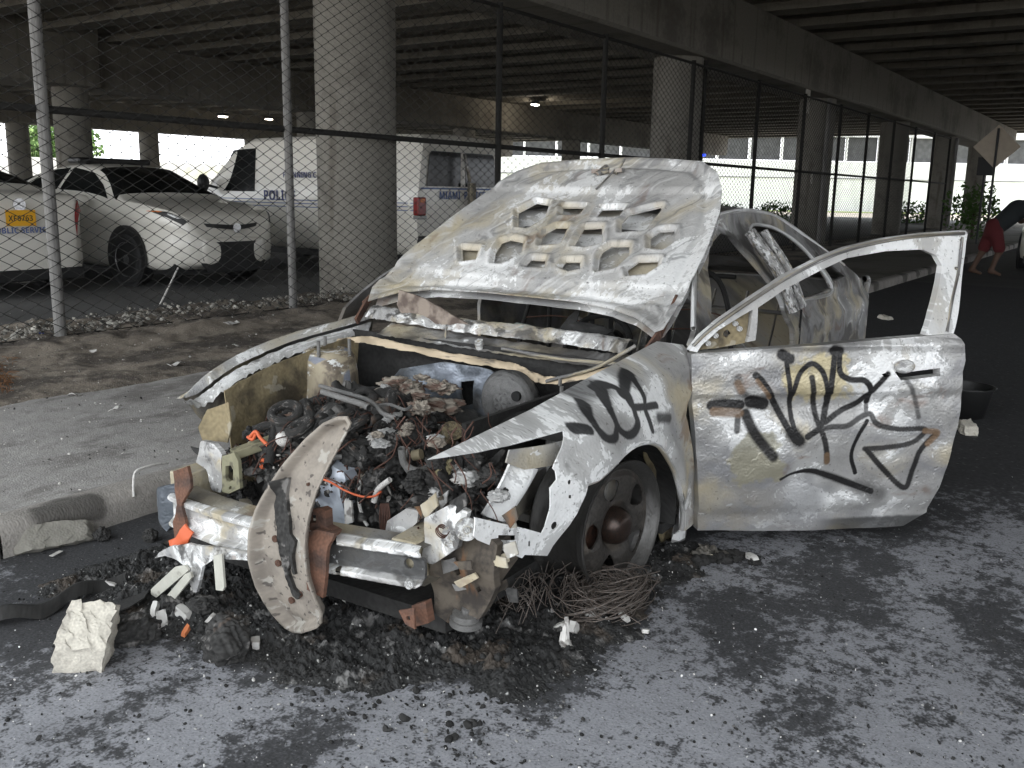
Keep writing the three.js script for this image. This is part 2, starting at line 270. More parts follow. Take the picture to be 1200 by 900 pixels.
// ---------------------------------------------------------------- the overpass
{
  const o = thing('overpass', 'dark concrete highway overpass on rows of round columns above the lot', 'overpass');
  const X0 = -1.2, X1 = 60, XB = -1.2, ZB = -15, Z0 = -47, Z1 = 80;   // a wide deck; its far half starts further in
  mesh('deck_slab', span(X0, X1, 6.1, 6.4, ZB, Z1), M.girder, o); mesh('deck_slab', span(XB, X1, 6.1, 6.4, Z0, ZB - .02), M.girder, o);
  const gsh = new THREE.Shape([[-0.28, 0], [0.28, 0], [0.28, 0.16], [0.1, 0.28], [0.1, 0.78], [0.36, 0.9], [0.36, 1.0], [-0.36, 1.0], [-0.36, 0.9], [-0.1, 0.78], [-0.1, 0.28], [-0.28, 0.16]].map(p => new THREE.Vector2(...p)));
  const gN = boxUV(new THREE.ExtrudeGeometry(gsh, { depth: Z1 - ZB - 0.2, bevelEnabled: false })), gF = boxUV(new THREE.ExtrudeGeometry(gsh, { depth: Z1 - Z0 - 0.2, bevelEnabled: false }));
  for (let x = X0 + 0.6; x < X1; x += 2.05) { const far = x > XB + .3; const b = mesh('girder', far ? gF : gN, M.girder, o); b.position.set(x, 5.08, (far ? Z0 : ZB) + 0.1); }
  mesh('parapet', span(X0 - 0.25, X0 + 0.1, 5.0, 7.2, ZB, Z1), M.conc, o); mesh('parapet', span(XB - 0.25, XB + 0.1, 5.0, 7.2, Z0, ZB - .02), M.conc, o); mesh('parapet', span(X1 - 0.1, X1 + 0.25, 5.0, 7.2, Z0, Z1), M.conc, o);
  const caps = [[-7.8, 3, 59], [-24.3, 15.1, 59], [-41, 12, 59], [8.7, -0.8, 59], [25.2, -0.8, 59], [41.7, -0.8, 59]];
  const capSh = (z, a, b) => { const s = new THREE.Shape([[-0.55, 0], [0.55, 0], [0.6, 0.05], [0.6, 1.2], [-0.6, 1.2], [-0.6, 0.05]].map(p => new THREE.Vector2(...p))); const g = new THREE.ExtrudeGeometry(s, { depth: b - a, bevelEnabled: false }); g.rotateY(Math.PI / 2); g.translate(a, 3.86, z); return boxUV(g); };
  for (const [z, a, b] of caps) mesh('cap_beam', capSh(z, a, b), M.conc, o);
  mesh('pier_block', span(5, 15.08, 3.86, 6.0, -25.2, -23.4, 0.04), M.conc, o);
  const col = (() => { const g = new THREE.CylinderGeometry(0.457, 0.457, 3.7, 40, 24); g.translate(0, 2.01, 0); const p = g.attributes.position, u = g.attributes.uv; for (let i = 0; i < p.count; i++) { const a = Math.atan2(p.getZ(i), p.getX(i)); const k = 1 + 0.004 * fb(a * 3 + 2, p.getY(i) * 2, 3); p.setXYZ(i, p.getX(i) * k, p.getY(i), p.getZ(i) * k); u.setXY(i, u.getX(i) * 2.87, p.getY(i)); } return g; })();
  for (let i = 0; i < 6; i++) mesh('column', col, M.conc, o).position.set(8.2 + 8.6 * i, 0, -7.8);
  mesh('conduit', rod([16.8 + .3, .2, -7.8 + .4], [16.8 + .3, 3.84, -7.8 + .4], .045, 10), M.wire, o); mesh('conduit', rod([25.4 - .36, .2, -7.8 + .4], [25.4 - .36, 3.84, -7.8 + .4], .06, 10), M.galv, o); mesh('conduit', rod([42.6 - .2, .2, -7.8 + .5], [42.6 - .2, 3.8, -7.8 + .5], .07, 10), M.galv, o);
  const pp = onPlane(947, 108, 'z', -7.3), pm = mat({ color: lin(.5, .48, .43), roughness: .8 }); mesh('pale_plate', box(.32, .85, .02, pp.x, pp.y - .05, -7.3), pm, o); const pq = onPlane(951, 209, 'z', -7.3); mesh('paper_notice', box(.14, .26, .01, pq.x, pq.y, -7.3), pm, o);
  for (let i = 0; i < 14; i++) mesh('bearing_pad', box(.5, .05, .5, 12.35 + 2.05 * i, 5.06, -7.8), M.conc, o);
  for (let i = 0; i < 4; i++) mesh('column', col, M.conc, o).position.set(14.72 + 8.6 * i, 0, -24.3);
  for (let i = 0; i < 5; i++) mesh('column', col, M.conc, o).position.set(15.9 + 6.4 * i, 0, -41);
  for (let i = 0; i < 5; i++) mesh('column', col, M.conc, o).position.set(6 + 8.6 * i, 0, 8.7);
}

// ---------------------------------------------------------------- chain-link fence
{
  const fence = thing('chain_link_fence', 'tall dark chain link fence on round steel posts along the pavement', 'fence');
  const Z = -7.05, B = 0.2, T = 3.62, cw = 0.088, chh = 0.1;
  const posts = [1.2, 4.04, 6.47, 9.97, 12.65, 15.8, 19.02, 22.0, 24.9, 27.6, 30.6, 33.6, 36.6, 39.6];
  posts.forEach((x, i) => { const r = i < 2 ? 0.045 : 0.04; mesh('post', rod([x, 0.05, Z], [x, T + 0.05, Z], r, 14), i < 3 ? M.galv : M.wire, fence); });
  for (let i = 0; i + 1 < posts.length; i++) mesh('rail', rod([posts[i], 1.955, Z - 0.03], [posts[i + 1], 1.955, Z - 0.03], 0.03, 10), M.wire, fence);
  mesh('top_rail', rod([posts[0], T, Z], [posts[posts.length - 1], T, Z], 0.024, 8), M.wire, fence);
  mesh('tension_wire', rod([posts[0], B + 0.03, Z - 0.02], [posts[posts.length - 1], B + 0.03, Z - 0.02], 0.005, 5), M.wire, fence);
  for (let k = 0; k + 1 < posts.length; k++) {
    const gs = [], a = posts[k], b = posts[k + 1]; if (a > 31) break;
    const r = 0.0046, pos = [], idx = [];
    const n = Math.round((b - a) / cw), w = (b - a) / n, nv = Math.round((T - B) / chh) * 2, hv = (T - B) / nv;
    for (let i = 0; i < n; i++) for (let q = 0; q < 1; q++) {
      // one zig-zag wire, a square tube, hooked through its neighbour
      const x0 = a + i * w, base = pos.length / 3;
      for (let j = 0; j <= nv; j++) {
        const out = (j + i) % 2, x = x0 + (out ? w + 0.003 : -0.003) , y = B + j * hv, z = Z + 0.045 + (out ? 0.004 : -0.004) + 0.03 * fb(x * 0.7, y * 0.7, 2);
        const xx = x + 0.02 * fb(x * 0.8 + 5, y * 0.8, 2);
        pos.push(xx - r * 1.3, y, z, xx, y, z + r, xx + r * 1.3, y, z, xx, y, z - r);
        if (j) { const c = base + (j - 1) * 4, d = c + 4; for (let m = 0; m < 4; m++) { const e = (m + 1) % 4; idx.push(c + m, c + e, d + e, c + m, d + e, d + m); } }
      }
    }
    const g = new THREE.BufferGeometry(); g.setAttribute('position', new THREE.Float32BufferAttribute(pos, 3)); g.setIndex(idx); g.computeVertexNormals();
    stuff(mesh('wire_mesh', g, M.wire, fence));
  }
}
// ---------------------------------------------------------------- the burnt-out car (local frame: x backwards from the front axle, y up, z towards its left side)
const car = thing('burnt_car', 'burnt-out sedan shell with raised hood, open graffiti-covered door and charred engine bay', 'car', [2.81, 0, -2.32], 1.6 * Math.PI / 180);
car.updateMatrixWorld(true);
const carInv = car.matrixWorld.clone().invert();
const camL = camera.position.clone().applyMatrix4(carInv);
function L(px, py, axis, val) { const d = pixelRay(px, py).transformDirection(carInv); const t = (val - camL[axis]) / d[axis]; const p = camL.clone().addScaledVector(d, t); return [p.x, p.y, p.z]; }
function LPlane(px, py, P0, n) { const d = pixelRay(px, py).transformDirection(carInv); const t = P0.clone().sub(camL).dot(n) / d.dot(n); return camL.clone().addScaledVector(d, t); }
function LSurf(px, py, f, z0 = 0.9) { let z = z0, p; for (let i = 0; i < 40; i++) { p = L(px, py, 'z', z); z = lerp(z, f(p[0], p[1]), 0.4); } return p; }
const poly = (xs, ys) => (x) => { if (x <= xs[0]) return ys[0]; for (let i = 1; i < xs.length; i++) if (x <= xs[i]) { const t = (x - xs[i - 1]) / (xs[i] - xs[i - 1]); return lerp(ys[i - 1], ys[i], t); } return ys[ys.length - 1]; };

// burnt steel: scaled grey oxide, white ash flakes with ragged edges, tan primer, soot
function burnt(x, y, o = {}) {
  const { white = 0, tan = 0, dark = 0, s = 1, base = 0.36 } = o;
  const X = x + fb(x * 3 * s + 3, y * 3 * s, 2) * 0.09, Y = y + fb(x * 3 * s + 40, y * 3 * s + 7, 2) * 0.09;
  const f1 = fb(X * 1.7 * s, Y * 1.7 * s, 3, 0.55), f2 = fb(X * 8 * s + 11, Y * 8 * s, 4, 0.6), f3 = fb(x * 46, y * 46 + 5, 3, 0.65), f4 = n2(x * 190, y * 190);
  let k = base + 0.15 * f1 + 0.08 * f2 + 0.025 * f3 + 0.015 * f4;
  let c = [k, k * 0.98, k * 0.95];
  c = mix3(c, [0.50 + .06 * f3, 0.43 + .06 * f3, 0.29 + .05 * f3], 0.8 * sst(-0.05, 0.4, fb(X * 1.7 * s + 21, Y * 1.7 * s, 3) + 0.25 * f2 + tan + 0.05));
  c = mix3(c, [0.23 + .04 * f3, 0.23 + .04 * f3, 0.24 + .04 * f3], 0.65 * sst(0.0, 0.4, fb(X * 3.2 * s + 60, Y * 3.2 * s, 4, 0.55) + 0.15 * f3 + dark * 0.5));
  const wl = 0.8 * fb(X * 2.2 * s + 90, Y * 2.2 * s + 33, 2) + white; c = mix3(c, [0.68, 0.68, 0.67], 0.6 * sst(-0.1, 0.4, wl));
  const w = sst(0.26, 0.31, wl + 0.55 * fb(X * 13 * s + 9, Y * 13 * s, 4, 0.7) + 0.12 * f3); c = mix3(c, [0.84, 0.84, 0.83], w * (0.85 + 0.25 * f3));
  c = mix3(c, [0.16, 0.085, 0.05], 0.55 * sst(0.24, 0.5, fb(X * 2.4 * s + 170, Y * 3.4 * s, 4, 0.6) + 0.3 * f2 + 0.4 * tan));
  c = mix3(c, [0.06, 0.055, 0.05], 0.8 * sst(0.12, 0.5, fb(X * 2.6 * s + 130, Y * 2.6 * s, 4, 0.6) + 0.2 * f2 + dark));
  const sp = sst(0.52, 0.58, n2(x * 60, y * 60) * 0.7 + 0.4 * n2(x * 150, y * 150)); return mix3(c, [0.1, 0.09, 0.08], sp * 0.6);
}
const bumpB = greyTex(512, 512, 1, 1, (x, y) => 0.5 + 0.28 * fb(x * 7, y * 7, 5, 0.6) + 0.14 * sst(0.1, 0.18, fb(x * 6.5 + 9, y * 6.5 + 3, 5, 0.66)) + 0.08 * n2(x * 110, y * 110));
const bm = (map, o = {}) => mat({ map, roughness: 0.62, metalness: 0.12, bumpMap: bumpB, bumpScale: 0.006, ...o });
const MB = {};
MB.light = bm(tex(768, 768, 1.6, 1.6, (x, y) => burnt(x, y, { white: 0.08 })));
MB.white = bm(tex(512, 512, 1.0, 1.0, (x, y) => burnt(x + 5, y, { white: 0.2, tan: -0.25, dark: -0.1, base: 0.45, s: 1.6 })));
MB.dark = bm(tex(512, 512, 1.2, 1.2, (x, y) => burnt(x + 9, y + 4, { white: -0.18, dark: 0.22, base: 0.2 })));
MB.tan = bm(tex(512, 512, 1.0, 1.0, (x, y) => { const f = fb(x * 5, y * 5, 5, .6), g = n2(x * 70, y * 70); let c = mix3([0.27, 0.22, 0.13], [0.08, 0.065, 0.045], sst(-0.2, 0.35, f + 0.3 * fb(x * 2, y * 2, 3))); const k = 1 + 0.2 * g; c = [c[0] * k, c[1] * k, c[2] * k]; return mix3(c, [0.4, 0.37, 0.3], 0.6 * sst(0.25, 0.33, fb(x * 8 + 7, y * 8, 4, .6))); }), { roughness: 0.85 });
MB.blue = bm(tex(512, 256, 1, .5, (x, y) => { const f = fb(x * 7, y * 7, 5, .6); let c = mix3([0.12, 0.135, 0.155], [0.3, 0.33, 0.38], sst(-0.1, 0.35, f)); return mix3(c, [0.09, 0.09, 0.09], sst(0.1, 0.4, fb(x * 4 + 5, y * 4, 4))); }), { metalness: 0.45, roughness: 0.45 });
MB.rust = bm(tex(512, 512, .6, .6, (x, y) => { const f = fb(x * 10, y * 10, 5, .6), k = 1 + .25 * n2(x * 120, y * 120); const c = mix3([0.16, 0.08, 0.052], [0.08, 0.05, 0.04], sst(-.2, .3, f)); return [c[0] * k, c[1] * k, c[2] * k]; }), { roughness: 0.85 });
MB.char = bm(tex(512, 512, .6, .6, (x, y) => { const f = fb(x * 12, y * 12, 5, .6), k = 0.03 + 0.026 * f + 0.016 * n2(x * 90, y * 90); let c = [k, k * .96, k * .91]; c = mix3(c, [0.2, 0.19, 0.18], 0.75 * sst(0.16, 0.3, fb(x * 9 + 5, y * 9, 5, .62))); return mix3(c, [0.13, 0.085, 0.06], 0.6 * sst(0.2, 0.36, fb(x * 7 + 25, y * 7, 4, .6))); }), { roughness: 0.82, metalness: 0, bumpScale: 0.012 });
MB.tower = bm(tex(256, 256, .6, .6, (x, y) => { const f = fb(x * 8, y * 8, 5, .62); let c = mix3([.42, .36, .26], [.16, .13, .1], sst(-.15, .3, f)); c = mix3(c, [.7, .7, .68], sst(.1, .2, fb(x * 7 + 3, y * 7, 5, .65))); return mix3(c, [.22, .25, .32], .8 * sst(.16, .3, fb(x * 5 + 30, y * 5, 3))); }));
MB.part = bm(tex(512, 512, .5, .5, (x, y) => { let c = burnt(x * 1.5 + 3, y * 1.5 + 8, { white: .16, tan: -.12, dark: .02, base: .38, s: 2.6 }); return mix3(c, [.045, .042, .04], .8 * sst(.08, .3, fb(x * 9 + 70, y * 9, 5, .64))); }));
MB.sill = bm(tex(768, 128, 1.5, .16, (x, y) => { let c = burnt(x * 1.2 + 23, y * 1.6 + 2, { white: .05, tan: .05, dark: .1, base: .32, s: 2.4 }); return mix3(c, [.04, .037, .034], .85 * sst(.05, .28, fb(x * 8 + 7, y * 14, 5, .64))); }), { bumpScale: .012 });
MB.boost = bm(tex(128, 128, .3, .3, (x, y) => { const k = .13 + .06 * fb(x * 16, y * 16, 4) + .02 * n2(x * 120, y * 120); return mix3([k, k * .98, k * .96], [.04, .038, .036], .7 * sst(.1, .35, fb(x * 10 + 3, y * 10, 4))); }), { metalness: .3 });
MB.black = mat({ color: lin(0.012, 0.012, 0.012), roughness: 0.9 });
MB.soot = bm(tex(256, 256, 1, 1, (x, y) => { const k = 0.03 + 0.02 * fb(x * 8, y * 8, 4) + 0.01 * n2(x * 60, y * 60); return [k, k * .97, k * .93]; }), { roughness: 0.9 });
MB.orange = mat({ color: lin(0.62, 0.13, 0.05), roughness: 0.6 });
MB.porcelain = mat({ map: tex(128, 128, .3, .3, (x, y) => { const k = 0.62 + 0.12 * fb(x * 30, y * 30, 4); return mix3([k, k * .97, k * .92], [0.15, 0.13, 0.12], .8 * sst(.2, .35, fb(x * 18 + 4, y * 18, 4))); }), roughness: 0.55 });
MB.steel = bm(tex(256, 256, .5, .5, (x, y) => { const k = 0.24 + 0.1 * fb(x * 14, y * 14, 5, .6) + .03 * n2(x * 120, y * 120); return [k, k * .98, k * .95]; }), { metalness: 0.5, roughness: 0.5 });
MB.copper = mat({ color: lin(0.085, 0.04, 0.028), roughness: 0.75 });

// ink: soft spray strokes gathered on a sheet of sx by sy metres
class Ink {
  constructor(w, h, x0, y0, sx, sy) { Object.assign(this, { w, h, x0, y0, sx, sy }); this.a = new Float32Array(w * h); }
  line(pts, r, alpha = 1, soft = 0.5) {
    const c = new THREE.CatmullRomCurve3(pts.map(p => V(p[0], p[1], p[2] ?? r)), false, 'centripetal'); const n = pts.length * 10, q = c.getPoints(n);
    for (const p of q) { const rad = p.z * (1 + soft), i0 = Math.max(0, Math.floor((p.x - rad - this.x0) / this.sx * this.w)), i1 = Math.min(this.w - 1, Math.ceil((p.x + rad - this.x0) / this.sx * this.w)), j0 = Math.max(0, Math.floor((p.y - rad - this.y0) / this.sy * this.h)), j1 = Math.min(this.h - 1, Math.ceil((p.y + rad - this.y0) / this.sy * this.h));
      for (let j = j0; j <= j1; j++) for (let i = i0; i <= i1; i++) { const X = (i + .5) / this.w * this.sx + this.x0, Y = (j + .5) / this.h * this.sy + this.y0, d = Math.hypot(X - p.x, Y - p.y) / p.z + 0.08 * n2(X * 160, Y * 160); const v = alpha * (1 - sst(1 - soft * .7, 1 + soft, d)), k = j * this.w + i; if (v > this.a[k]) this.a[k] = v; } }
  }
  at(x, y) { const i = Math.floor((x - this.x0) / this.sx * this.w), j = Math.floor((y - this.y0) / this.sy * this.h); return i < 0 || j < 0 || i >= this.w || j >= this.h ? 0 : this.a[j * this.w + i]; }
}

// ---- hood: thrown right back onto the windscreen frame, inner frame with honeycomb openings facing up
{
  const ang = 32 * Math.PI / 180, D = V(Math.cos(ang), Math.sin(ang), 0), N = V(-Math.sin(ang), Math.cos(ang), 0), P0 = V(0.5, 0.86, 0);
  const hs = (px, py) => { const p = LPlane(px, py, P0, N).sub(P0); return [p.dot(D), p.z]; };
  const out = [[0, -0.72], [0.1, -0.765], [0.385, -0.76], [0.719, -0.7], [1.029, -0.62], [1.2, -0.55], [1.3, -0.45], [1.355, -0.2], [1.37, 0.05], [1.355, 0.25], [1.31, 0.46], [1.2, 0.58], [1.05, 0.655], [0.853, 0.715], [0.557, 0.763], [0.374, 0.778], [0.118, 0.79], [0.01, 0.785], [-0.012, 0.755], [0.015, 0.72], [0.07, 0.64], [0.123, 0.5], [0.158, 0.32], [0.17, 0.07], [0.172, -0.2], [0.15, -0.44], [0.095, -0.6], [0.03, -0.69]];
  const Z = (x, y) => hs(400 + x * 460 / 1200, 180 + y * 240 / 626);
  const pock = [[[540, 175], [595, 143], [632, 148], [620, 190], [570, 222], [540, 220]], [[675, 155], [740, 155], [722, 180], [674, 180]], [[795, 160], [862, 160], [845, 187], [775, 187]], [[880, 178], [975, 157], [978, 165], [925, 232], [855, 236], [855, 205]],
    [[625, 235], [655, 218], [690, 218], [665, 270], [610, 275], [612, 248]], [[740, 222], [795, 220], [795, 270], [752, 280], [710, 276]], [[490, 268], [515, 258], [555, 265], [548, 300], [495, 332], [465, 330], [470, 300]], [[370, 292], [418, 292], [410, 322], [372, 330]],
    [[945, 255], [975, 235], [1018, 235], [1020, 270], [985, 295], [945, 290]], [[800, 295], [825, 278], [880, 280], [878, 310], [835, 350], [785, 358], [790, 310]], [[560, 340], [580, 318], [622, 320], [620, 345]], [[672, 345], [685, 325], [728, 325], [728, 350], [700, 355]], [[875, 355], [910, 330], [970, 330], [965, 350], [930, 372], [880, 375]]].map(p => p.map(q => Z(...q)));
  const sd = (P, x, y) => { let d = 1e9, s = false; for (let i = 0, j = P.length - 1; i < P.length; j = i++) { const [ax, ay] = P[j], [bx, by] = P[i], ex = bx - ax, ey = by - ay, t = Math.max(0, Math.min(1, ((x - ax) * ex + (y - ay) * ey) / (ex * ex + ey * ey))); d = Math.min(d, Math.hypot(x - ax - ex * t, y - ay - ey * t)); if ((by > y) !== (ay > y) && x < (ax - bx) * (y - by) / (ay - by) + bx) s = !s; } return s ? -d : d; };
  const relief = (s, w) => {
    let d = 1e9, deep = 0.03; for (let i = 0; i < pock.length; i++) { const v = sd(pock[i], s, w); if (v < d) { d = v; deep = i < 4 ? 0.055 : 0.03; } }
    let h = 0.026 * (w / 0.75) ** 2 - 0.02 * (s / 1.3) ** 2;
    h += 0.009 * Math.exp(-(((d - 0.026) / 0.009) ** 2)) - 0.012 * sst(0.018, 0.002, d);
    const edge = sd(out, s, w); h += 0.012 * sst(-0.05, -0.015, edge) - 0.01 * Math.exp(-(((edge + 0.075) / 0.02) ** 2)) ;
    h -= 0.012 * sst(0.32, 0.28, s) * sst(0.16, 0.2, s) ; h += 0.016 * sst(1.03, 1.09, s);
    return h + 0.0035 * fb(s * 4, w * 4, 3) + 0.0012 * fb(s * 20, w * 20, 3);
  };
  const hole = (s, w, r = 0.006) => [...Array(6)].map((_, i) => [s + r * Math.cos(i * 1.047), w + r * Math.sin(i * 1.047)]);
  const holes = [[0.31, -0.62], [0.33, -0.45], [0.34, -0.28], [0.33, -0.1], [0.32, 0.08], [0.31, 0.3], [0.3, 0.5], [0.32, 0.66], [0.55, -0.64], [0.6, 0.68], [0.8, 0.66], [0.85, -0.6], [1.0, 0.5], [0.22, 0.62], [0.24, -0.64], [1.16, 0.56]].map(p => hole(...p));
  const ht = tex(768, 832, 1.5, 1.7, (x, y) => {
    const s = x - 0.05, w = y - 0.85; let c = burnt(s * 1.0 + 2.2, w * 1.3 + 7, { white: 0.06 + 0.12 * sst(0.2, 0.7, w), tan: 0.14 - 0.34 * sst(0.35, 0.65, Math.abs(w)) + 0.22 * sst(0.34, 0.2, s), dark: -0.2 + 0.2 * sst(0.95, 1.2, s) * sst(0.2, -0.4, w), base: 0.44 });
    const a = fb(s * 2.2 + w * 1.6 + 5, w * 3 - s * 2, 3), sw = fb(s * 5 + a * 3, w * 16 - s * 7 + a * 4, 4, .6); c = mix3(c, [0.7, 0.7, 0.69], 0.55 * sst(0.05, 0.4, sw + .3 * a)); c = mix3(c, [0.2, 0.2, 0.2], 0.62 * sst(0.08, 0.42, -sw + .35 * a - .05 + .12 * sst(1, 1.25, s)));
    let d = 1e9; for (const P of pock) d = Math.min(d, Math.abs(sd(P, s, w))); return mix3(c, [0.52, 0.44, 0.3], 0.4 * sst(0.035, 0.008, d) * sst(-.2, .25, fb(s * 6 + 3, w * 6, 3))); });
  const hood = mesh('hood', panel(out, [...holes, ...pock], (s, w, o) => { const h = relief(s, w) + o; const p = P0.clone().addScaledVector(D, s).addScaledVector(N, h); return [p.x, p.y, w + p.z]; }, 0.006, 0.011, (s, w) => [s + 0.05, w + 0.85]), bm(ht, { bumpScale: 0.004 }), car);
  hood.userData.label = 'scorched pale hood folded back, honeycomb inner frame facing up';
  mesh('hood_skin', panel(out.map(([s, w]) => [lerp(.66, s, .985), w * .985]), [], (s, w, o) => { const h = 0.026 * (w / 0.75) ** 2 - 0.02 * (s / 1.3) ** 2 - 0.038 - 0.04 * sst(0.4, 0.75, s) * sst(.6, .3, Math.abs(w)) + .005 * fb(s * 6, w * 6, 3) + o; const p = P0.clone().addScaledVector(D, s).addScaledVector(N, h); return [p.x, p.y, w]; }, 0.003, 0.05), MB.light, hood);
  const at = (s, w, h = 0.01) => { const p = P0.clone().addScaledVector(D, s).addScaledVector(N, relief(s, w) + h); return [p.x, p.y, w]; };
  mesh('latch', merge([beam(at(1.215, -0.1, 0.02), at(1.225, 0.07, 0.02), 0.03, 0.02), beam(at(1.19, -0.06, 0.02), at(1.25, -0.03, 0.03), 0.025, 0.02), rod(at(1.2, 0.04), at(1.3, 0.05, 0.05), 0.006), disc(at(1.21, -0.02, 0.03), [N.x, N.y, 0], 0.022, 0.02, 10), tube([at(1.22, 0.03, .03), at(1.15, 0.02, .02), at(1.06, -0.01, .012)], 0.005)]), MB.dark, hood);
  // hood hinges
  for (const s of [1, -1]) mesh('hinge', merge([beam([0.42, 0.8, 0.74 * s], [0.52, 0.88, 0.76 * s], 0.012, 0.035), beam([0.5, 0.87, 0.765 * s], [0.7, 1.0, 0.745 * s], 0.01, 0.03)]), MB.rust, hood);
}

// ---- left fender with its torn front
const yt = poly([-0.83, -0.39, 0.01, 0.43, 0.6], [0.66, 0.733, 0.80, 0.857, 0.862]), zt = poly([-0.83, -0.39, 0.01, 0.43, 0.6], [0.65, 0.72, 0.75, 0.78, 0.79]);
const archD = (x, y) => Math.abs(Math.hypot(x - 0.03, (y - 0.2)) - 0.36);
const fenderZ = (x, y) => { const d = Math.max(0, yt(x) - y), zs = 0.945 - 0.15 * sst(-0.2, -0.85, x) - 0.02 * sst(.5, .1, y); return zt(x) + (zs - zt(x)) * (1 - Math.exp(-d / 0.055)) + 0.02 * Math.exp(-((archD(x, y) / 0.04) ** 2)) * sst(.15, .3, y) * sst(-.32, -.2, x) - 0.012 * Math.exp(-(((y - yt(x) + .13) / .03) ** 2)); };
{
  const px = [[500, 537], [560, 507], [620, 480], [700, 437], [770, 400], [800, 404], [809, 425], [811, 452], [806, 472], [804, 487], [810, 515], [814, 560], [814, 612], [802, 622], [804, 600], [801, 580], [795, 555], [785, 535], [775, 522], [765, 518], [750, 521], [735, 531], [720, 547], [702, 563], [689, 567], [685, 580], [675, 602], [667, 615], [647, 640], [640, 651], [614, 650], [611, 654], [560, 633], [555, 628], [556, 606], [582, 612], [614, 619], [635, 625], [639, 617], [644, 595], [644, 572], [652, 562], [651, 552], [648, 549], [655, 532], [661, 512], [660, 505], [597, 522], [560, 530]];
  const o2 = px.map(p => { const q = LSurf(p[0], p[1], fenderZ); return [q[0], Math.min(q[1], yt(q[0]) - 0.001)]; });
  const cir = (cx, cy, r, n = 8) => { const q = LSurf(cx, cy, fenderZ); return [...Array(n)].map((_, i) => [q[0] + r * Math.cos(i * 6.2832 / n), q[1] + r * Math.sin(i * 6.2832 / n)]); };
  const rect = (x0, y0, x1, y1) => [[x0, y0], [x1, y0], [x1, y1], [x0, y1]].map(p => { const q = LSurf(p[0], p[1], fenderZ); return [q[0], q[1]]; });
  const holes = [cir(667, 565, 0.008), cir(650, 616, 0.013, 10), rect(583, 627, 603, 633).map((p, i) => p), rect(618, 634, 621, 640), cir(573, 617, 0.004, 6), cir(578, 622, 0.004, 6), cir(597, 622, 0.005, 6), cir(606, 624, 0.004, 6), rect(666, 580, 670, 584)];
  // spray tag on the fender
  const ink = new Ink(1024, 512, -0.9, 0.05, 1.5, 0.85);
  const F = (x, y, r) => { const q = LSurf(400 + x / 3, 300 + y / 3, fenderZ); return [q[0], q[1], r]; };
  const st = (pts, r, a = 1, soft = 0.35) => ink.line(pts.map(p => F(p[0], p[1], p[2] ?? r)), r, a, soft);
  st([[812, 606], [840, 606], [868, 610]], 0.016, 1, 0.25);
  st([[848, 515], [868, 562], [900, 610], [935, 642], [962, 636], [966, 600], [950, 555], [925, 500], [903, 455]], 0.0135);
  st([[905, 465], [925, 510], [960, 575], [1000, 628], [1030, 620], [1040, 580], [1020, 520], [1000, 480]], 0.0135);
  st([[890, 470], [930, 452], [975, 470], [985, 490]], 0.012);
  st([[1008, 408], [996, 440], [1000, 495], [1020, 525], [1060, 530], [1105, 524]], 0.0125);
  st([[1006, 410], [1040, 455], [1065, 520], [1080, 575], [1092, 612]], 0.012);
  st([[1115, 568], [1150, 570]], 0.017, .9, .7); st([[800, 480], [850, 462], [905, 455]], 0.022, .75, .9);
  const ft = tex(1024, 512, 1.5, 0.85, (x, y) => { const X = x - 0.9, Y = y + 0.05; let c = burnt(X * 1.1 + 14, Y * 1.1 + 3, { white: 0.2 - 0.3 * sst(0.15, 0.3, X) + 0.16 * sst(0.62, 0.45, Y) * sst(0.1, -0.2, X), tan: -0.3 + 0.65 * sst(0.2, 0.42, X) * sst(0.8, 0.6, Y), dark: -0.22, base: 0.36, s: 1.6 });
    return mix3(c, [0.012, 0.012, 0.013], 0.95 * ink.at(X, Y)); });
  const f = mesh('front_fender', panel(o2, holes, (x, y, o) => [x, y, fenderZ(x, y) + o + 0.006 * fb(x * 6, y * 6, 3) * sst(0, 0.08, yt(x) - y)], 0.004, 0.014, (x, y) => [x + 0.9, y - 0.05]), bm(ft), car);
  f.userData.label = 'grey and white scorched front fender torn at the front, sprayed with a black tag';
  const arch = []; for (let i = 0; i <= 12; i++) { const q = LSurf(...[[689, 567], [702, 563], [720, 547], [735, 531], [750, 521], [765, 518], [775, 522], [785, 535], [795, 555], [801, 580], [803, 590], [804, 605], [802, 622]][i], fenderZ); arch.push([q[0], q[1], fenderZ(q[0], q[1]) - 0.012]); }
  mesh('arch_lip', tube(arch, 0.012, 6, 40), MB.light, f);
  // torn edge folded in behind the tongue and the support strut
  const inn = [[590, 526], [660, 510], [657, 528], [640, 540], [612, 546], [603, 548], [587, 541]].map(p => L(p[0], p[1], 'z', 0.76));
  mesh('headlamp_shelf', panel(inn.map(p => [p[0], p[1]]), [], (x, y, o) => [x, y, 0.76 + o + 0.05 * sst(-0.75, -0.4, x)], 0.005, 0.03), MB.light, f);
  const sx = [[587, 541], [612, 546], [606, 560], [598, 585], [583, 611], [566, 604], [558, 600], [566, 592], [576, 570], [583, 553]].map(p => L(p[0], p[1], 'z', 0.74));
  mesh('support_strut', panel(sx.map(p => [p[0], p[1]]), [cirXY(sx, 0.006)], (x, y, o) => [x, y, 0.74 + 0.04 * Math.sin((y - 0.4) * 9) + o + 0.02 * Math.cos((x - y) * 30)], 0.008, 0.02), MB.white, f);
}
function cirXY(P, r) { let cx = 0, cy = 0; P.forEach(p => { cx += p[0] / P.length; cy += p[1] / P.length; }); return [...Array(6)].map((_, i) => [cx + r * Math.cos(i), cy + r * Math.sin(i)]); }

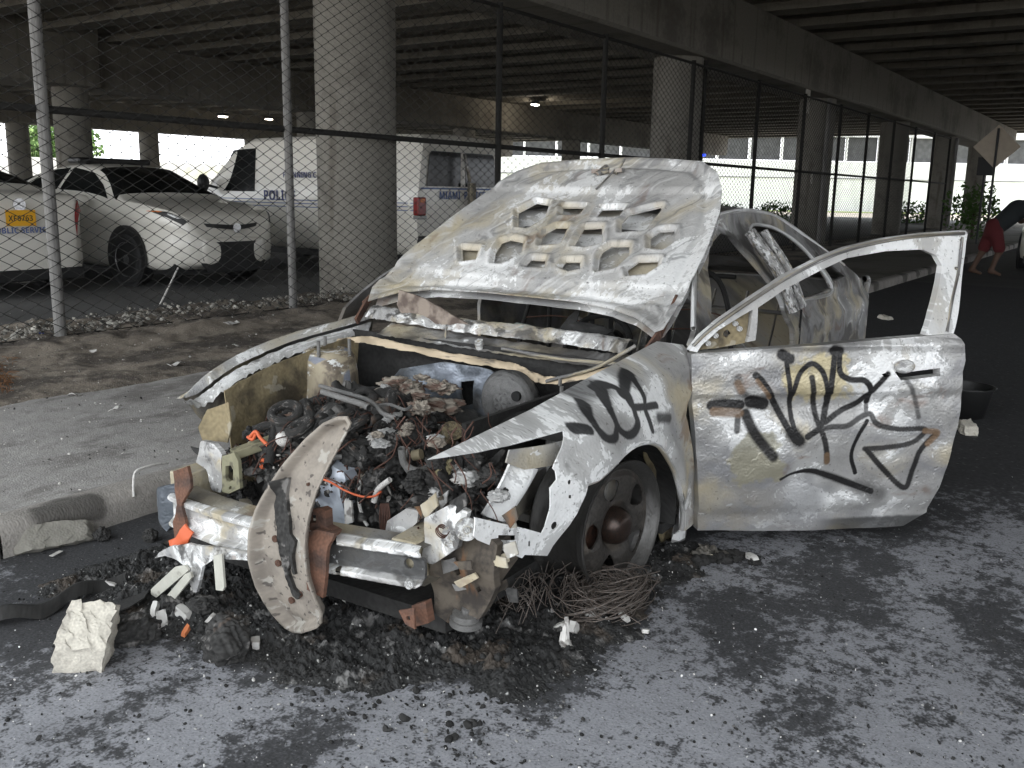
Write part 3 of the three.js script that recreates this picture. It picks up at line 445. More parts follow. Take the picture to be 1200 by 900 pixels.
// ---- right fender, seen from inside: thin curved skin, rolled inner flange
{
  const edge = [[215, 467], [226, 453], [240, 440], [262, 425], [290, 410], [340, 391], [400, 375], [440, 362]].map((p, i) => L(p[0], p[1], 'z', -0.86 + 0.06 * (i > 5 ? 1 : 0)));
  const inner = [[218, 466], [236, 470], [262, 452], [290, 433], [312, 424], [345, 409], [400, 392], [432, 384]].map((p, i) => L(p[0], p[1], 'z', -0.75 - 0.02 * (i < 2 ? 1 : 0)));
  const ce = new THREE.CatmullRomCurve3(edge.map(p => V(...p))), ci2 = new THREE.CatmullRomCurve3(inner.map(p => V(...p)));
  const f = mesh('front_fender', grid(70, 14, (u, v) => { const a = ce.getPoint(u), b = ci2.getPoint(u); const k = 0.5 * v; return [lerp(a.x, b.x, k), lerp(a.y, b.y, k) + 0.012 * Math.sin(v * Math.PI) + 0.002 * n2(u * 30, v * 5), lerp(a.z, b.z, k)]; }, (u, v) => [u * 1.5, v * .1]), MB.light, car);
  f.userData.label = 'bare curved right front fender seen from inside, pale ash along its edge';
  mesh('outer_skin', grid(50, 8, (u, v) => { const a = ce.getPoint(u); return [a.x, a.y - v * lerp(.01, .3, sst(0, .5, u)), a.z - .05 * Math.sin(v * 1.5)]; }, (u, v) => [u * 1.5, v * .3]), MB.dark, f);
  mesh('inner_flange', grid(60, 8, (u, v) => { const a = ce.getPoint(u), b = ci2.getPoint(u), k = lerp(.55, 1, v); return [lerp(a.x, b.x, k), lerp(a.y, b.y, k) - 0.012 + 0.006 * n2(u * 25, v * 3) - .012 * sst(.8, 1, v) * (1 + n2(u * 40, 3)), lerp(a.z, b.z, k)]; }, (u, v) => [u * 1.3, v * .1]), MB.white, f);
  const apr = [[262, 458], [320, 428], [405, 396], [420, 402], [415, 455], [372, 500], [330, 548], [284, 548], [272, 535]].map(p => L(p[0], p[1], 'z', -0.64));
  mesh('inner_apron', panel(apr.map(p => [p[0], p[1]]), [], (x, y, o) => [x, y, -0.64 + o + 0.015 * fb(x * 5, y * 5, 3) - 0.012 * sst(0.02, 0, Math.abs(((x + 2) * 4) % 1 - .5))], 0.005, 0.03), MB.tan, car);
  const br = [[243, 480], [264, 472], [268, 500], [262, 520], [240, 516], [236, 500]].map(p => L(p[0], p[1], 'x', -0.62));
  mesh('lamp_bracket', panel(br.map(p => [p[2], p[1]]), [], (z, y, o) => [-0.62 + o - 0.02 * Math.cos(z * 20), y, z], 0.006, 0.03), MB.tan, car);
}
// ---- strut tower, firewall, brake booster, cowl
{
  const lat = (pts, seg = 28) => new THREE.LatheGeometry(pts.map(p => new THREE.Vector2(...p)), seg);
  for (const s of [-1, 1]) {
    const t = mesh('strut_tower', lat([[0.15, -0.35], [0.13, -0.1], [0.12, -0.04], [0.105, -0.012], [0.085, 0.0], [0.06, 0.006], [0.055, -0.004], [0.012, -0.002], [0, 0]]).translate(0.12, s < 0 ? 0.72 : 0.66, s * 0.64), s < 0 ? MB.tower : MB.light, car);
    for (let i = 0; i < 3; i++) mesh('stud', rod([0.1 + 0.08 * Math.cos(i * 2.1 + 1), 0.70, s * 0.6 + 0.08 * Math.sin(i * 2.1 + 1)], [0.1 + 0.08 * Math.cos(i * 2.1 + 1), s < 0 ? 0.77 : 0.725, s * 0.6 + 0.08 * Math.sin(i * 2.1 + 1)], 0.008, 6), MB.steel, t);
  }
  // firewall with a heat shield
  mesh('firewall', panel([[-0.8, 0.15], [0.8, 0.15], [0.8, 0.76], [-0.8, 0.76]], [], (z, y, o) => [0.42 + o + 0.02 * fb(z * 4, y * 4, 3), y, z], 0.006, 0.06), MB.soot, car);
  const fw = [[452, 452], [470, 432], [520, 424], [560, 430], [600, 440], [612, 452], [608, 500], [560, 498], [500, 480], [462, 468]].map(p => L(p[0], p[1], 'x', 0.30));
  const hl = [[541, 447], [555, 446], [553, 474], [543, 476]].map(p => L(p[0], p[1], 'x', 0.30)), h2 = [[569, 446], [572, 444], [576, 447], [573, 452], [569, 451]].map(p => L(p[0], p[1], 'x', 0.30));
  mesh('heat_shield', panel(fw.map(p => [p[2], p[1]]), [hl.map(p => [p[2], p[1]]), h2.map(p => [p[2], p[1]])], (z, y, o) => [0.30 + o - 0.03 * fb(z * 5 + 2, y * 5, 3) - 0.014 * sst(0.01, 0.0, Math.abs(Math.hypot(z - 0.19, (y - 0.62) * 0.7) - 0.075) - 0.004), y, z], 0.004, 0.016), MB.blue, car);
  const b = L(590, 470, 'x', 0.2);
  const boost = mesh('brake_booster', (() => { const g = lat([[0, -0.055], [0.03, -0.055], [0.034, -0.045], [0.05, -0.043], [0.055, -0.035], [0.1, -0.03], [0.112, -0.024], [0.12, -0.012], [0.128, 0], [0.12, 0.02], [0.124, 0.03], [0.12, 0.05], [0.09, 0.1], [0.02, 0.11]], 36); g.rotateZ(-Math.PI / 2); g.translate(b[0] + .03, b[1] - .005, b[2]); return g; })(), MB.boost, car);
  mesh('booster_port', disc([b[0] - 0.01, b[1] - 0.055, b[2] + 0.01], [-1, 0, 0], 0.026, 0.03, 16), MB.black, boost); mesh('booster_port', disc([b[0], b[1] + 0.03, b[2] + 0.065], [-1, 0, 0], 0.02, 0.03, 14), MB.black, boost);
  mesh('hose_stub', tube([[b[0] - .05, b[1] - .06, b[2] + .07], [b[0] - .1, b[1] - .03, b[2] + .09], [b[0] - .06, b[1] + .01, b[2] + .12]], 0.009), MB.porcelain, boost);
  const cowl = (a, m, w, name, th = 0.02) => { const c = new THREE.CatmullRomCurve3(a.map(p => V(...p))); return mesh(name, grid(140, 10, (u, v) => { const p = c.getPoint(u); return [p.x + (v - .5) * w * 0.85 + 0.009 * fb(u * 30, v * 3, 3), p.y + (v - .5) * w * 0.3 + th * Math.sin(v * Math.PI) + 0.01 * fb(u * 26 + 8, v * 4, 4, .65), p.z]; }, (u, v) => [u * 1.5, v * w]), m, car); };
  // upper cowl edge (windscreen base), channel, and the beige lower cowl beam
  cowl([L(436, 366, 'x', 0.46), L(470, 371, 'x', 0.5), L(540, 382, 'x', 0.52), L(620, 391, 'x', 0.52), L(690, 400, 'x', 0.5), L(738, 408, 'x', 0.46)], MB.sill, 0.12, 'windscreen_sill', .03);
  cowl([L(450, 385, 'x', 0.42), L(520, 396, 'x', 0.45), L(600, 408, 'x', 0.46), L(690, 420, 'x', 0.43), L(735, 424, 'x', 0.4)], MB.dark, 0.13, 'cowl_channel', 0.0);
  cowl([L(385, 404, 'x', 0.3), L(425, 399, 'x', 0.31), L(470, 407, 'x', 0.34), L(540, 421, 'x', 0.36), L(600, 431, 'x', 0.35), L(622, 441, 'x', 0.32), L(645, 447, 'x', 0.3), L(680, 443, 'x', 0.3), L(735, 430, 'x', 0.34)], mat({ map: tex(256, 64, 1.5, .1, (x, y) => { const f = fb(x * 7, y * 20, 4); const c = mix3([.58, .47, .33], [.36, .29, .2], sst(-.1, .4, f)); return mix3(c, [.08, .07, .06], .8 * sst(.22, .4, fb(x * 9 + 4, y * 30, 4))); }), roughness: .75, bumpMap: bumpB, bumpScale: .004 }), 0.05, 'cowl_beam', 0.018);
  mesh('wiper_arm', tube([L(588, 408, 'x', .4), L(640, 418, 'x', .41), L(735, 428, 'x', .38)], 0.009, 5), MB.dark, car); mesh('wiper_arm', tube([L(640, 447, 'x', .28), L(700, 430, 'x', .3), L(745, 405, 'x', .36)], 0.008, 5), MB.dark, car); mesh('washer_tube', rod(L(523, 383, 'x', .46), L(522, 404, 'x', .44), .006), MB.dark, car); mesh('wiper_pivot', disc(L(562, 404, 'x', .42), [-.5, 1, 0], .02, .04, 8), MB.light, car);
  const gr = [[468, 340], [490, 346], [520, 362], [552, 382], [556, 388], [530, 388], [498, 382], [474, 370], [466, 356]].map(p => L(p[0], p[1], 'x', 0.5));
  mesh('scuttle_panel', panel(gr.map(p => [p[2], p[1]]), [], (z, y, o) => [0.5 + o + 0.02 * fb(z * 9, y * 9, 3), y, z], 0.012, 0.012), bm(tex(128, 128, .4, .4, (x, y) => { const f = fb(x * 14, y * 14, 4); return mix3([.3, .25, .21], [.13, .1, .085], sst(-.2, .3, f)); }), { roughness: .95 }), car);
  mesh('melted_glass', (() => { const p = L(615, 386, 'x', .56); const g = blob(.05, .02, .11, 5, 4, .5, 2.5); g.translate(...p); return g; })(), mat({ map: tex(128, 128, .2, .2, (x, y) => mix3([.28, .36, .33], [.1, .12, .11], sst(-.1, .3, fb(x * 22, y * 22, 4)))), roughness: .3 }), car);
}
// ---- open left front door
{
  const B = 47.5 * Math.PI / 180, D = V(Math.cos(B), 0, Math.sin(B)), N = V(-Math.sin(B), 0, Math.cos(B)), H = V(0.5, 0, 0.93);
  const dq = (px, py) => { const p = LPlane(px, py, H, N).sub(H); return [p.dot(D), p.y]; };
  const bulge = (w, y) => 0.028 * (1 - ((y - 0.5) / 0.42) ** 2) - 0.012 * sst(0.66, 0.645, y) - 0.02 * sst(0.2, 0.15, y) + 0.007 * fb(w * 6, y * 8, 3) + 0.022 * fb(w * 2.3 + 4, y * 4, 2) * sst(0.1, 0.4, w) * sst(.72, .6, y) + 0.01 * Math.exp(-(((y - 0.845) / 0.012) ** 2));
  const map = (w, y, o) => { const k = bulge(w, y) + o; return [H.x + D.x * w + N.x * k, y, H.z + D.z * w + N.z * k]; };
  const out = [[806, 413], [860, 409], [960, 402], [1060, 394], [1113, 390], [1121, 396], [1124, 407], [1124, 420], [1120, 433], [1118, 463], [1113, 497], [1107, 520], [1102, 543], [1094, 568], [1087, 583], [1085, 600], [1060, 617], [980, 621], [900, 622], [818, 622], [814, 560], [810, 500], [806, 460]].map(p => dq(...p));
  const slot = [[1041, 433], [1060, 433], [1094, 429], [1094, 438], [1060, 442], [1048, 443]].map(p => dq(...p)), key = [[1026, 436], [1033, 434], [1037, 437], [1030, 440]].map(p => dq(...p));
  const ink = new Ink(1024, 896, -0.05, 0.05, 1.2, 0.9), heat = new Ink(1024, 896, -0.05, 0.05, 1.2, 0.9);
  const Q = (x, y) => dq(800 + x / 3, 300 + y / 3);
  const st = (pts, r, a = 0.92, soft = 0.45, target = ink) => target.line(pts.map(p => { const q = Q(p[0], p[1]); return [q[0], q[1], (p[2] ?? r) * 1.18]; }), r, a, soft);
  st([[88, 518], [135, 512], [188, 515]], 0.016); st([[222, 503], [268, 512]], 0.021); st([[180, 560], [176, 605]], 0.01, .7);
  st([[178, 420], [182, 455], [205, 480]], 0.012, .55, .9); st([[205, 545], [235, 610], [268, 655], [302, 695]], 0.017, .8, .5);
  st([[240, 412], [262, 432], [305, 505], [342, 575], [378, 640]], 0.0105); st([[333, 340], [360, 355]], 0.017); st([[346, 350], [355, 420], [362, 492], [368, 565], [385, 630]], 0.008);
  st([[368, 610], [392, 640]], 0.02, .9, .7); st([[363, 505], [374, 460], [398, 402], [436, 372], [470, 395], [488, 450], [492, 500]], 0.0085);
  st([[436, 420], [446, 500], [456, 570], [480, 640], [491, 712]], 0.0095, .8); st([[515, 325], [532, 330]], 0.017); st([[520, 325], [506, 420], [492, 515], [466, 590], [420, 625]], 0.0105);
  st([[534, 335], [536, 405], [568, 426], [618, 430], [640, 460], [632, 505]], 0.0095); st([[700, 408], [655, 455], [605, 505], [545, 535], [485, 575]], 0.0095, .85);
  st([[632, 505], [630, 545]], 0.007, .7); st([[630, 572], [600, 622], [578, 690], [596, 756]], 0.007, .85);
  st([[440, 610], [500, 592], [560, 588], [612, 558], [642, 548], [662, 580], [738, 600], [830, 602], [795, 642], [700, 664], [625, 670]], 0.009, .75);
  st([[630, 672], [690, 742], [765, 804], [790, 742], [812, 678], [866, 615]], 0.0095, .8); st([[750, 405], [785, 465], [806, 556]], 0.0075, .6, .8);
  st([[330, 776], [370, 756], [430, 745, .009], [500, 765, .011], [580, 795, .012], [650, 820, .012]], 0.004, .85, .6); st([[600, 805], [680, 830]], 0.022, .5, 1);
  st([[95, 540], [185, 545]], 0.014, .8, .5, heat); st([[245, 430], [290, 490]], 0.007, .8, .5, heat); st([[178, 440], [190, 465]], 0.012, .7, .6, heat); st([[488, 690], [491, 715]], 0.01, .9, .5, heat); st([[830, 605], [872, 612], [840, 650]], 0.01, .9, .5, heat);
  const dt = tex(1024, 896, 1.2, 0.9, (x, y) => {
    const w = x - 0.05, Y = y + 0.05;
    let c = burnt(w * 0.9 + 31, Y * 1.15 + 12, { white: -0.02 + 0.2 * sst(0.35, 0.5, Y) * sst(0.7, 0.55, Y) + 0.14 * Math.exp(-(((w - 0.92) / 0.16) ** 2 + ((Y - 0.73) / 0.06) ** 2)) , tan: -0.12, dark: -0.14, base: 0.34, s: 1.5 });
    c = mix3(c, [0.24, 0.24, 0.25], 0.6 * sst(0.05, 0.4, fb(w * 2.2 + 9, Y * 3.2, 4, .6) + .2 * sst(.45, .2, Y)));
    const yl = Math.exp(-(((w - 0.48) / 0.2) ** 2 + ((Y - 0.71) / 0.14) ** 2)); c = mix3(c, [0.52, 0.44, 0.25], 0.8 * sst(0.0, 0.2, yl - 0.5 + 0.7 * fb(w * 5, Y * 5, 5, .66)));
    const t2 = Math.exp(-(((w - 0.25) / 0.17) ** 2 + ((Y - 0.4) / 0.13) ** 2)); c = mix3(c, [0.3, 0.28, 0.2], 0.8 * sst(0.0, 0.1, t2 - 0.5 + 0.45 * fb(w * 6 + 3, Y * 6, 5, .6)));
    const t3 = sst(0.36, 0.2, Y) * sst(0.5, 0.1, w); c = mix3(c, [0.36, 0.32, 0.25], 0.5 * t3 * sst(-.1, .2, fb(w * 7, Y * 7, 4)));
    const rim = sst(0.13, 0.115, Y + 0.006 * fb(w * 20, 2, 3)); c = mix3(c, [0.05, 0.05, 0.05], rim * sst(0.5, 0.7, w) * .85);
    c = mix3(c, [0.018, 0.017, 0.017], Math.min(1, 1.22 * ink.at(w, Y))); return mix3(c, [0.2, 0.13, 0.08], heat.at(w, Y)); }, false);
  const dm = bm(dt, { roughness: 0.36, metalness: 0.35 });
  const d = mesh('front_door', panel(out, [slot, key], map, 0.05, 0.022, (w, y) => [w + 0.05, y - 0.05]), dm, car);
  d.userData.label = 'open front door, scorched grey with yellow primer patch and black graffiti';
  mesh('handle_cup', (() => { const p = dq(1052, 427); const g = new THREE.SphereGeometry(0.045, 20, 12); g.scale(1, 0.62, 0.35); g.rotateY(-(B)); const q = map(p[0], p[1], 0.03); g.translate(...q); return g; })(), MB.light, d);
  const fo = [[806, 410], [819, 393], [840, 375], [879, 348], [918, 322.5], [960, 301], [990, 289.5], [1035, 279], [1080, 273], [1128, 270], [1131, 273], [1128, 296], [1123, 336], [1114, 391], [1081, 392], [1089, 366], [1098, 330], [1101, 311], [1094, 299], [1078, 292], [1035, 294], [990, 302], [960, 316], [918, 338], [886, 360], [883, 398], [873, 400], [880, 362], [866, 370], [840, 386], [820, 404], [815, 412]].map(p => dq(...p));
  const fmap = (w, y, o) => { const lean = -0.16 * sst(0.86, 1.3, y) ** 1; return [H.x + D.x * w + N.x * (o + lean), y, H.z + D.z * w + N.z * (o + lean)]; };
  // the frame leans in with height, so take its outline on that leaning surface
  const dqf = (px, py) => { let q = dq(px, py); for (let i = 0; i < 12; i++) { const lean = -0.16 * sst(0.86, 1.3, q[1]); const p = LPlane(px, py, H.clone().addScaledVector(N, lean), N).sub(H); q = [p.dot(D), p.y]; } return q; };
  const FO = [[806, 410], [819, 393], [840, 375], [879, 348], [918, 322.5], [960, 301], [990, 289.5], [1035, 279], [1080, 273], [1128, 270], [1131, 273], [1128, 296], [1123, 336], [1114, 391], [1081, 392], [1089, 366], [1098, 330], [1101, 311], [1094, 299], [1078, 292], [1035, 294], [990, 302], [960, 316], [918, 338], [886, 360], [883, 398], [873, 400], [880, 362], [866, 370], [840, 386], [820, 404], [815, 412]].map(p => dqf(...p));
  const fr = mesh('window_frame', panel(FO, [], (w, y, o) => { const a = fmap(w, y, o); return a; }, 0.035, 0.03), MB.white, d);
  mesh('frame_channel', tube([[810, 404], [822, 392], [842, 376], [880, 350], [919, 325], [961, 303.5], [991, 292], [1036, 281.5], [1081, 275.5], [1126, 273]].map(p => { const q = dqf(...p); return fmap(q[0], q[1], 0.022); }), 0.008, 6, 60), MB.dark, fr);
  mesh('frame_channel', tube([[1124, 278], [1119, 320], [1112, 352], [1106, 388]].map(p => { const q = dqf(...p); return fmap(q[0], q[1], 0.02); }), 0.006, 5, 30), MB.dark, fr);
  const sail = [[812, 411], [838, 388], [866, 371], [878, 364], [873, 402], [840, 408]].map(p => dqf(...p)), sh = [[848, 389], [853, 386], [857, 391], [852, 396], [848, 394]].map(p => dqf(...p));
  mesh('mirror_plate', panel(sail, [sh], (w, y, o) => { const a = fmap(w, y, o - 0.006); return a; }, 0.008, 0.03), MB.tan, d);
  for (const [a, b] of [[838, 393], [861, 379], [866, 385], [829, 402]]) { const q = dqf(a, b); mesh('bolt', disc(fmap(q[0], q[1], 0.004), [N.x, 0, N.z], 0.011, 0.012, 8), MB.white, d); }
  for (const [a, b] of [[1123, 281], [1117, 314]]) { const q = dqf(a, b); mesh('bolt', disc(fmap(q[0], q[1], 0.02), [N.x, 0, N.z], 0.007, 0.008, 8), MB.dark, d); }
}

// ---- body shell behind the front door
const sideZ = (x, y) => { const tail = 0.13 * sst(3.2, 4.0, x); return 0.935 - 0.05 * sst(0.75, 0.86, y) - 0.28 * sst(0.84, 1.34, y) - tail - 0.02 * sst(.45, .1, y); };
{
  const S = (px, py) => { const q = LSurf(px, py, sideZ, 0.8); return [q[0], q[1]]; };
  const arc = []; for (let i = 0; i <= 14; i++) { const a = Math.PI * i / 14; arc.push([2.868 + 0.36 * Math.cos(a), 0.2 + 0.36 * Math.sin(a)]); }
  const outer = [[0.5, 0.845], [0.72, 1.0], [0.98, 1.15], [1.2, 1.25], [1.45, 1.31], [1.75, 1.335], [2.1, 1.325], [2.4, 1.285], [2.65, 1.215], [2.9, 1.11], [3.12, 1.0], [3.3, 0.915], [3.5, 0.895], [3.72, 0.88], [3.83, 0.85], [3.87, 0.75], [3.86, 0.45], [3.8, 0.25], [3.26, 0.2], ...arc.slice(1, -1), [2.46, 0.14], [0.56, 0.12], [0.52, 0.4]];
  const fh = [[0.62, 0.22], [0.62, 0.8], [0.78, 0.94], [1.02, 1.1], [1.22, 1.19], [1.42, 1.235], [1.52, 1.22], [1.6, 1.1], [1.7, 0.86], [1.74, 0.22]];
  const rh = [[1.93, 0.885], [1.86, 1.05], [1.8, 1.2], [1.88, 1.255], [2.1, 1.255], [2.3, 1.225], [2.48, 1.16], [2.55, 1.09], [2.6, 0.97], [2.62, 0.9]];
  const qh = [[2.68, 0.93], [2.64, 1.06], [2.7, 1.1], [2.85, 1.01], [2.96, 0.945]];
  const bs = mesh('body_side', panel(outer, [fh, rh, qh], (x, y, o) => [x, y, sideZ(x, y) + o + 0.005 * fb(x * 5, y * 5, 3)], 0.02, 0.045), bm(tex(1024, 512, 3.6, 1.5, (x, y) => burnt(x * 1.1 + 50, y * 1.1 + 9, { white: -0.12, tan: 0.05, dark: 0.22, base: 0.28, s: 1.7 }), false)), car);
  bs.geometry.attributes.uv.array.forEach((v, i, a) => { a[i] = i % 2 ? v : v - 0.4; });
  bs.userData.label = 'mottled grey body side with empty window openings';
  // rear door edge, drip rail, window channels, B-pillar face
  mesh('drip_rail', tube([[0.56, 0.9], [0.8, 1.06], [1.05, 1.19], [1.3, 1.285], [1.6, 1.328], [2.0, 1.33], [2.4, 1.285], [2.8, 1.15], [3.1, 1.0]].map(p => [p[0], p[1], sideZ(p[0], p[1]) + 0.004]), 0.012, 6, 60), MB.white, bs);
  mesh('window_channel', tube([...rh, rh[0]].map(p => [p[0], p[1], sideZ(p[0], p[1]) + 0.008]), 0.01, 6, 80), MB.white, bs);
  mesh('pillar', tube([[1.73, 0.86, 0.93], [1.66, 1.05, .86], [1.56, 1.24, .74]], 0.03, 8, 20), MB.part, bs); mesh('pillar', tube([[1.86, 0.87, 0.935], [1.8, 1.05, .87], [1.73, 1.24, .75]], 0.022, 8, 20), MB.part, bs);
  mesh('door_seam', tube([[1.78, 0.2, 0.93], [1.79, 0.5, 0.945], [1.82, 0.86, 0.94]], 0.006, 5), MB.black, bs);
  // far side
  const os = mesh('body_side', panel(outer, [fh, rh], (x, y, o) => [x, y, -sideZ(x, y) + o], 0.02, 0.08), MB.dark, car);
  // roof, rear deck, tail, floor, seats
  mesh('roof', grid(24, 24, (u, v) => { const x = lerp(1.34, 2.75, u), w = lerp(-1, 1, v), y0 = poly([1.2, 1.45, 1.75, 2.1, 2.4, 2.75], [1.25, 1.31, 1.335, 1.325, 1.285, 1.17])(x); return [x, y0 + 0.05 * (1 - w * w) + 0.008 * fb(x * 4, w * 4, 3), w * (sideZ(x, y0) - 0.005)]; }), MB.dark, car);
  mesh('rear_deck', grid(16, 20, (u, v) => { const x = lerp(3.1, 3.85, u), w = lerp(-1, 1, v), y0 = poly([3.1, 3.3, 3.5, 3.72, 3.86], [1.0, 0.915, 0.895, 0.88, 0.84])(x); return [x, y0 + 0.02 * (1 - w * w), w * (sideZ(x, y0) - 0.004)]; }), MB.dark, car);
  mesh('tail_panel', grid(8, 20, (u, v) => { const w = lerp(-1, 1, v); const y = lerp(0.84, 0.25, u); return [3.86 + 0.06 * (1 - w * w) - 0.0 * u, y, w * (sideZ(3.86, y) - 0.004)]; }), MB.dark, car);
  mesh('tail_ring', tube([[3.5, 0.89, .86], [3.75, 0.86, .83], [3.84, 0.74, .8], [3.82, 0.5, .8], [3.7, 0.36, .82]], 0.022, 8, 30), MB.light, car);
  mesh('floor_pan', span(0.4, 3.8, 0.1, 0.14, -0.86, 0.86), MB.soot, car);
  for (const [x, z] of [[1.35, 0.4], [1.35, -0.4]]) {
    const s = mesh('seat_frame', merge([tube([[x + .25, .25, z - .22], [x + .38, .7, z - .22], [x + .42, 1.0, z - .1], [x + .42, 1.0, z + .1], [x + .38, .7, z + .22], [x + .25, .25, z + .22]], .014, 6, 40), tube([[x + .25, .3, z - .22], [x - .15, .32, z - .22], [x - .18, .32, z + .22], [x + .25, .3, z + .22]], .014, 6, 30)]), MB.soot, car);
    for (let i = 0; i < 5; i++) mesh('spring', tube([[x + .3 + i * .02, .4 + i * .1, z - .2], [x + .33 + i * .02, .42 + i * .1, z], [x + .3 + i * .02, .4 + i * .1, z + .2]], .004, 4, 12), MB.rust, s);
  }
  mesh('rear_bench_frame', merge([...Array(7)].map((_, i) => tube([[2.3, .3, -.6 + i * .2], [2.45, .6, -.6 + i * .2], [2.6, .85, -.6 + i * .2]], .009, 5, 10)).concat([tube([[2.5, .75, -.65], [2.5, .75, .65]], .012, 6, 8)])), MB.dark, car);
  mesh('dashboard_beam', merge([tube([[0.78, .66, -.7], [.8, .68, 0], [.78, .66, .7]], .035, 8, 20), tube([[.85, .55, -.1], [.83, .4, -.1], [.8, .2, -.08]], .02, 6), blob(.12, .1, .3, 8, 4, .5).translate(.75, .55, -.2), blob(.1, .09, .22, 12, 4, .5).translate(.8, .5, .4)]), MB.char, car);
  // cage bars and hanging sheet seen through the windscreen opening
  mesh('partition_bar', merge([tube([[1.8, .3, -.1], [1.8, 1.2, -.1]], .015), tube([[1.8, .3, .25], [1.8, 1.2, .25]], .015), tube([[1.8, 1.0, -.6], [1.8, 1.0, .6]], .012), tube([[1.8, .3, -.5], [1.8, 1.2, -.5]], .015)]), MB.soot, car);
  const fl = [[655, 392], [664, 372], [676, 362], [679, 366], [675, 392], [662, 398]].map(p => L(p[0], p[1], 'x', 0.8));
  mesh('hanging_sheet', panel(fl.map(p => [p[2], p[1]]), [], (z, y, o) => [0.8 + o + .03 * n2(z * 12, y * 12), y, z], .004, .02), MB.soot, car);
  const sw = L(700, 395, 'x', 0.85); mesh('steering_wheel', (() => { const g = new THREE.TorusGeometry(.16, .014, 8, 36); g.rotateY(Math.PI / 2); g.rotateZ(-.5); g.translate(sw[0], sw[1] - .05, sw[2]); const h = blob(.03, .06, .08, 4, 3, .3); h.translate(sw[0] + .01, sw[1] - .05, sw[2]); return merge([g, h]); })(), MB.soot, car);
  mesh('windscreen_ash', blob(.08, .04, .12, 31, 4, .4).translate(...L(690, 390, 'x', .68)), MB.soot, car);
  mesh('windscreen_header', tube([[1.27, 1.2, -.66], [1.24, 1.22, 0], [1.27, 1.2, .66]], .025, 8, 20), MB.dark, car);
}

// ---- front left wheel: bare steel rim, tyre burnt away
function rim(parent, x, z, steer, s) {
  const g = new THREE.Group(); g.name = 'wheel'; g.position.set(x, 0.246, z); g.rotation.y = steer; parent.add(g);
  const lat = (pts, seg = 64) => { const q = new THREE.LatheGeometry(pts.map(p => new THREE.Vector2(...p)), seg); q.rotateX(Math.PI / 2); return q; };   // profile (radius, axis towards +z)
  const dk = bm(tex(256, 256, .5, .5, (x, y) => { const k = .045 + .03 * fb(x * 10, y * 10, 4) + .02 * n2(x * 90, y * 90); return mix3([k, k * .9, k * .8], [.13, .11, .09], .6 * sst(.1, .4, fb(x * 8 + 3, y * 8, 4))); }), { metalness: 0.3, roughness: 0.55 });
  mesh('rim_barrel', lat([[0.244, 0.03], [0.246, 0.024], [0.236, 0.018], [0.226, 0.012], [0.222, -0.004], [0.212, -0.02], [0.2, -0.04], [0.2, -0.1], [0.21, -0.14], [0.222, -0.17], [0.224, -0.185], [0.238, -0.19], [0.246, -0.2], [0.244, -0.206], [0.216, -0.2], [0.21, -0.17], [0.195, -0.13], [0.19, -0.05], [0.2, -0.015], [0.216, 0.0], [0.232, 0.026], [0.244, 0.03]]), MB.rimBarrel || (MB.rimBarrel = bm(tex(256, 256, .5, .5, (x, y) => { const k = .06 + .04 * fb(x * 7, y * 7, 5, .6); return mix3([k, k * .96, k * .9], [.16, .155, .15], .8 * sst(.1, .4, fb(x * 4 + 9, y * 4, 4))); }), { metalness: .5, roughness: .5 })), g);
  const C = [...Array(48)].map((_, i) => [0.222 * Math.cos(i * Math.PI / 24), 0.222 * Math.sin(i * Math.PI / 24)]);
  const hl = []; for (let k = 0; k < 5; k++) { const a0 = k * 2 * Math.PI / 5 + 0.62, H = []; for (let i = 0; i < 18; i++) { const t = i * Math.PI / 9, r = 0.145 + 0.04 * Math.cos(t) , a = a0 + (0.04 + 0.012 * Math.cos(t)) * Math.sin(t) / 0.143; H.push([r * Math.cos(a), r * Math.sin(a)]); } hl.push(H); }
  const prof = poly([0, 0.06, 0.075, 0.09, 0.12, 0.16, 0.185, 0.2, 0.212, 0.222], [-0.03, -0.03, -0.022, -0.004, 0.006, 0.006, 0.0, -0.012, -0.012, 0.004]);
  const f = mesh('rim_disc', panel(C, hl, (u, v, o) => { let z = prof(Math.hypot(u, v)) + o; for (let k = 0; k < 5; k++) { const a0 = k * 2 * Math.PI / 5 + 0.62, d = Math.hypot(u - .143 * Math.cos(a0), v - .143 * Math.sin(a0)); z -= 0.006 * sst(0.06, 0.035, d); } return [u, v, z]; }, 0.006, 0.009), dk, g);
  mesh('hub_cap', lat([[0.0, 0.045], [0.02, 0.044], [0.04, 0.04], [0.055, 0.03], [0.066, 0.012], [0.07, -0.01], [0.07, -0.03]], 32), mat({ map: tex(128, 128, .2, .2, (x, y) => mix3([.055, .034, .026], [.025, .022, .02], sst(-.2, .3, fb(x * 30, y * 30, 4)))), roughness: .3, metalness: .55 }), f);
  mesh('brake_disc', lat([[0.03, -0.08], [0.15, -0.08], [0.15, -0.1], [0.03, -0.1]], 32), MB.rust, g);
  return g;
}
rim(car, 0.02, 0.845, -8 * Math.PI / 180); { const q = rim(car, 0.0, -0.62, -8 * Math.PI / 180); q.rotation.y = Math.PI; q.position.z = -.82; } { const q = rim(car, 2.868, 0.84, 0); } { const q = rim(car, 2.868, -.82, Math.PI); }
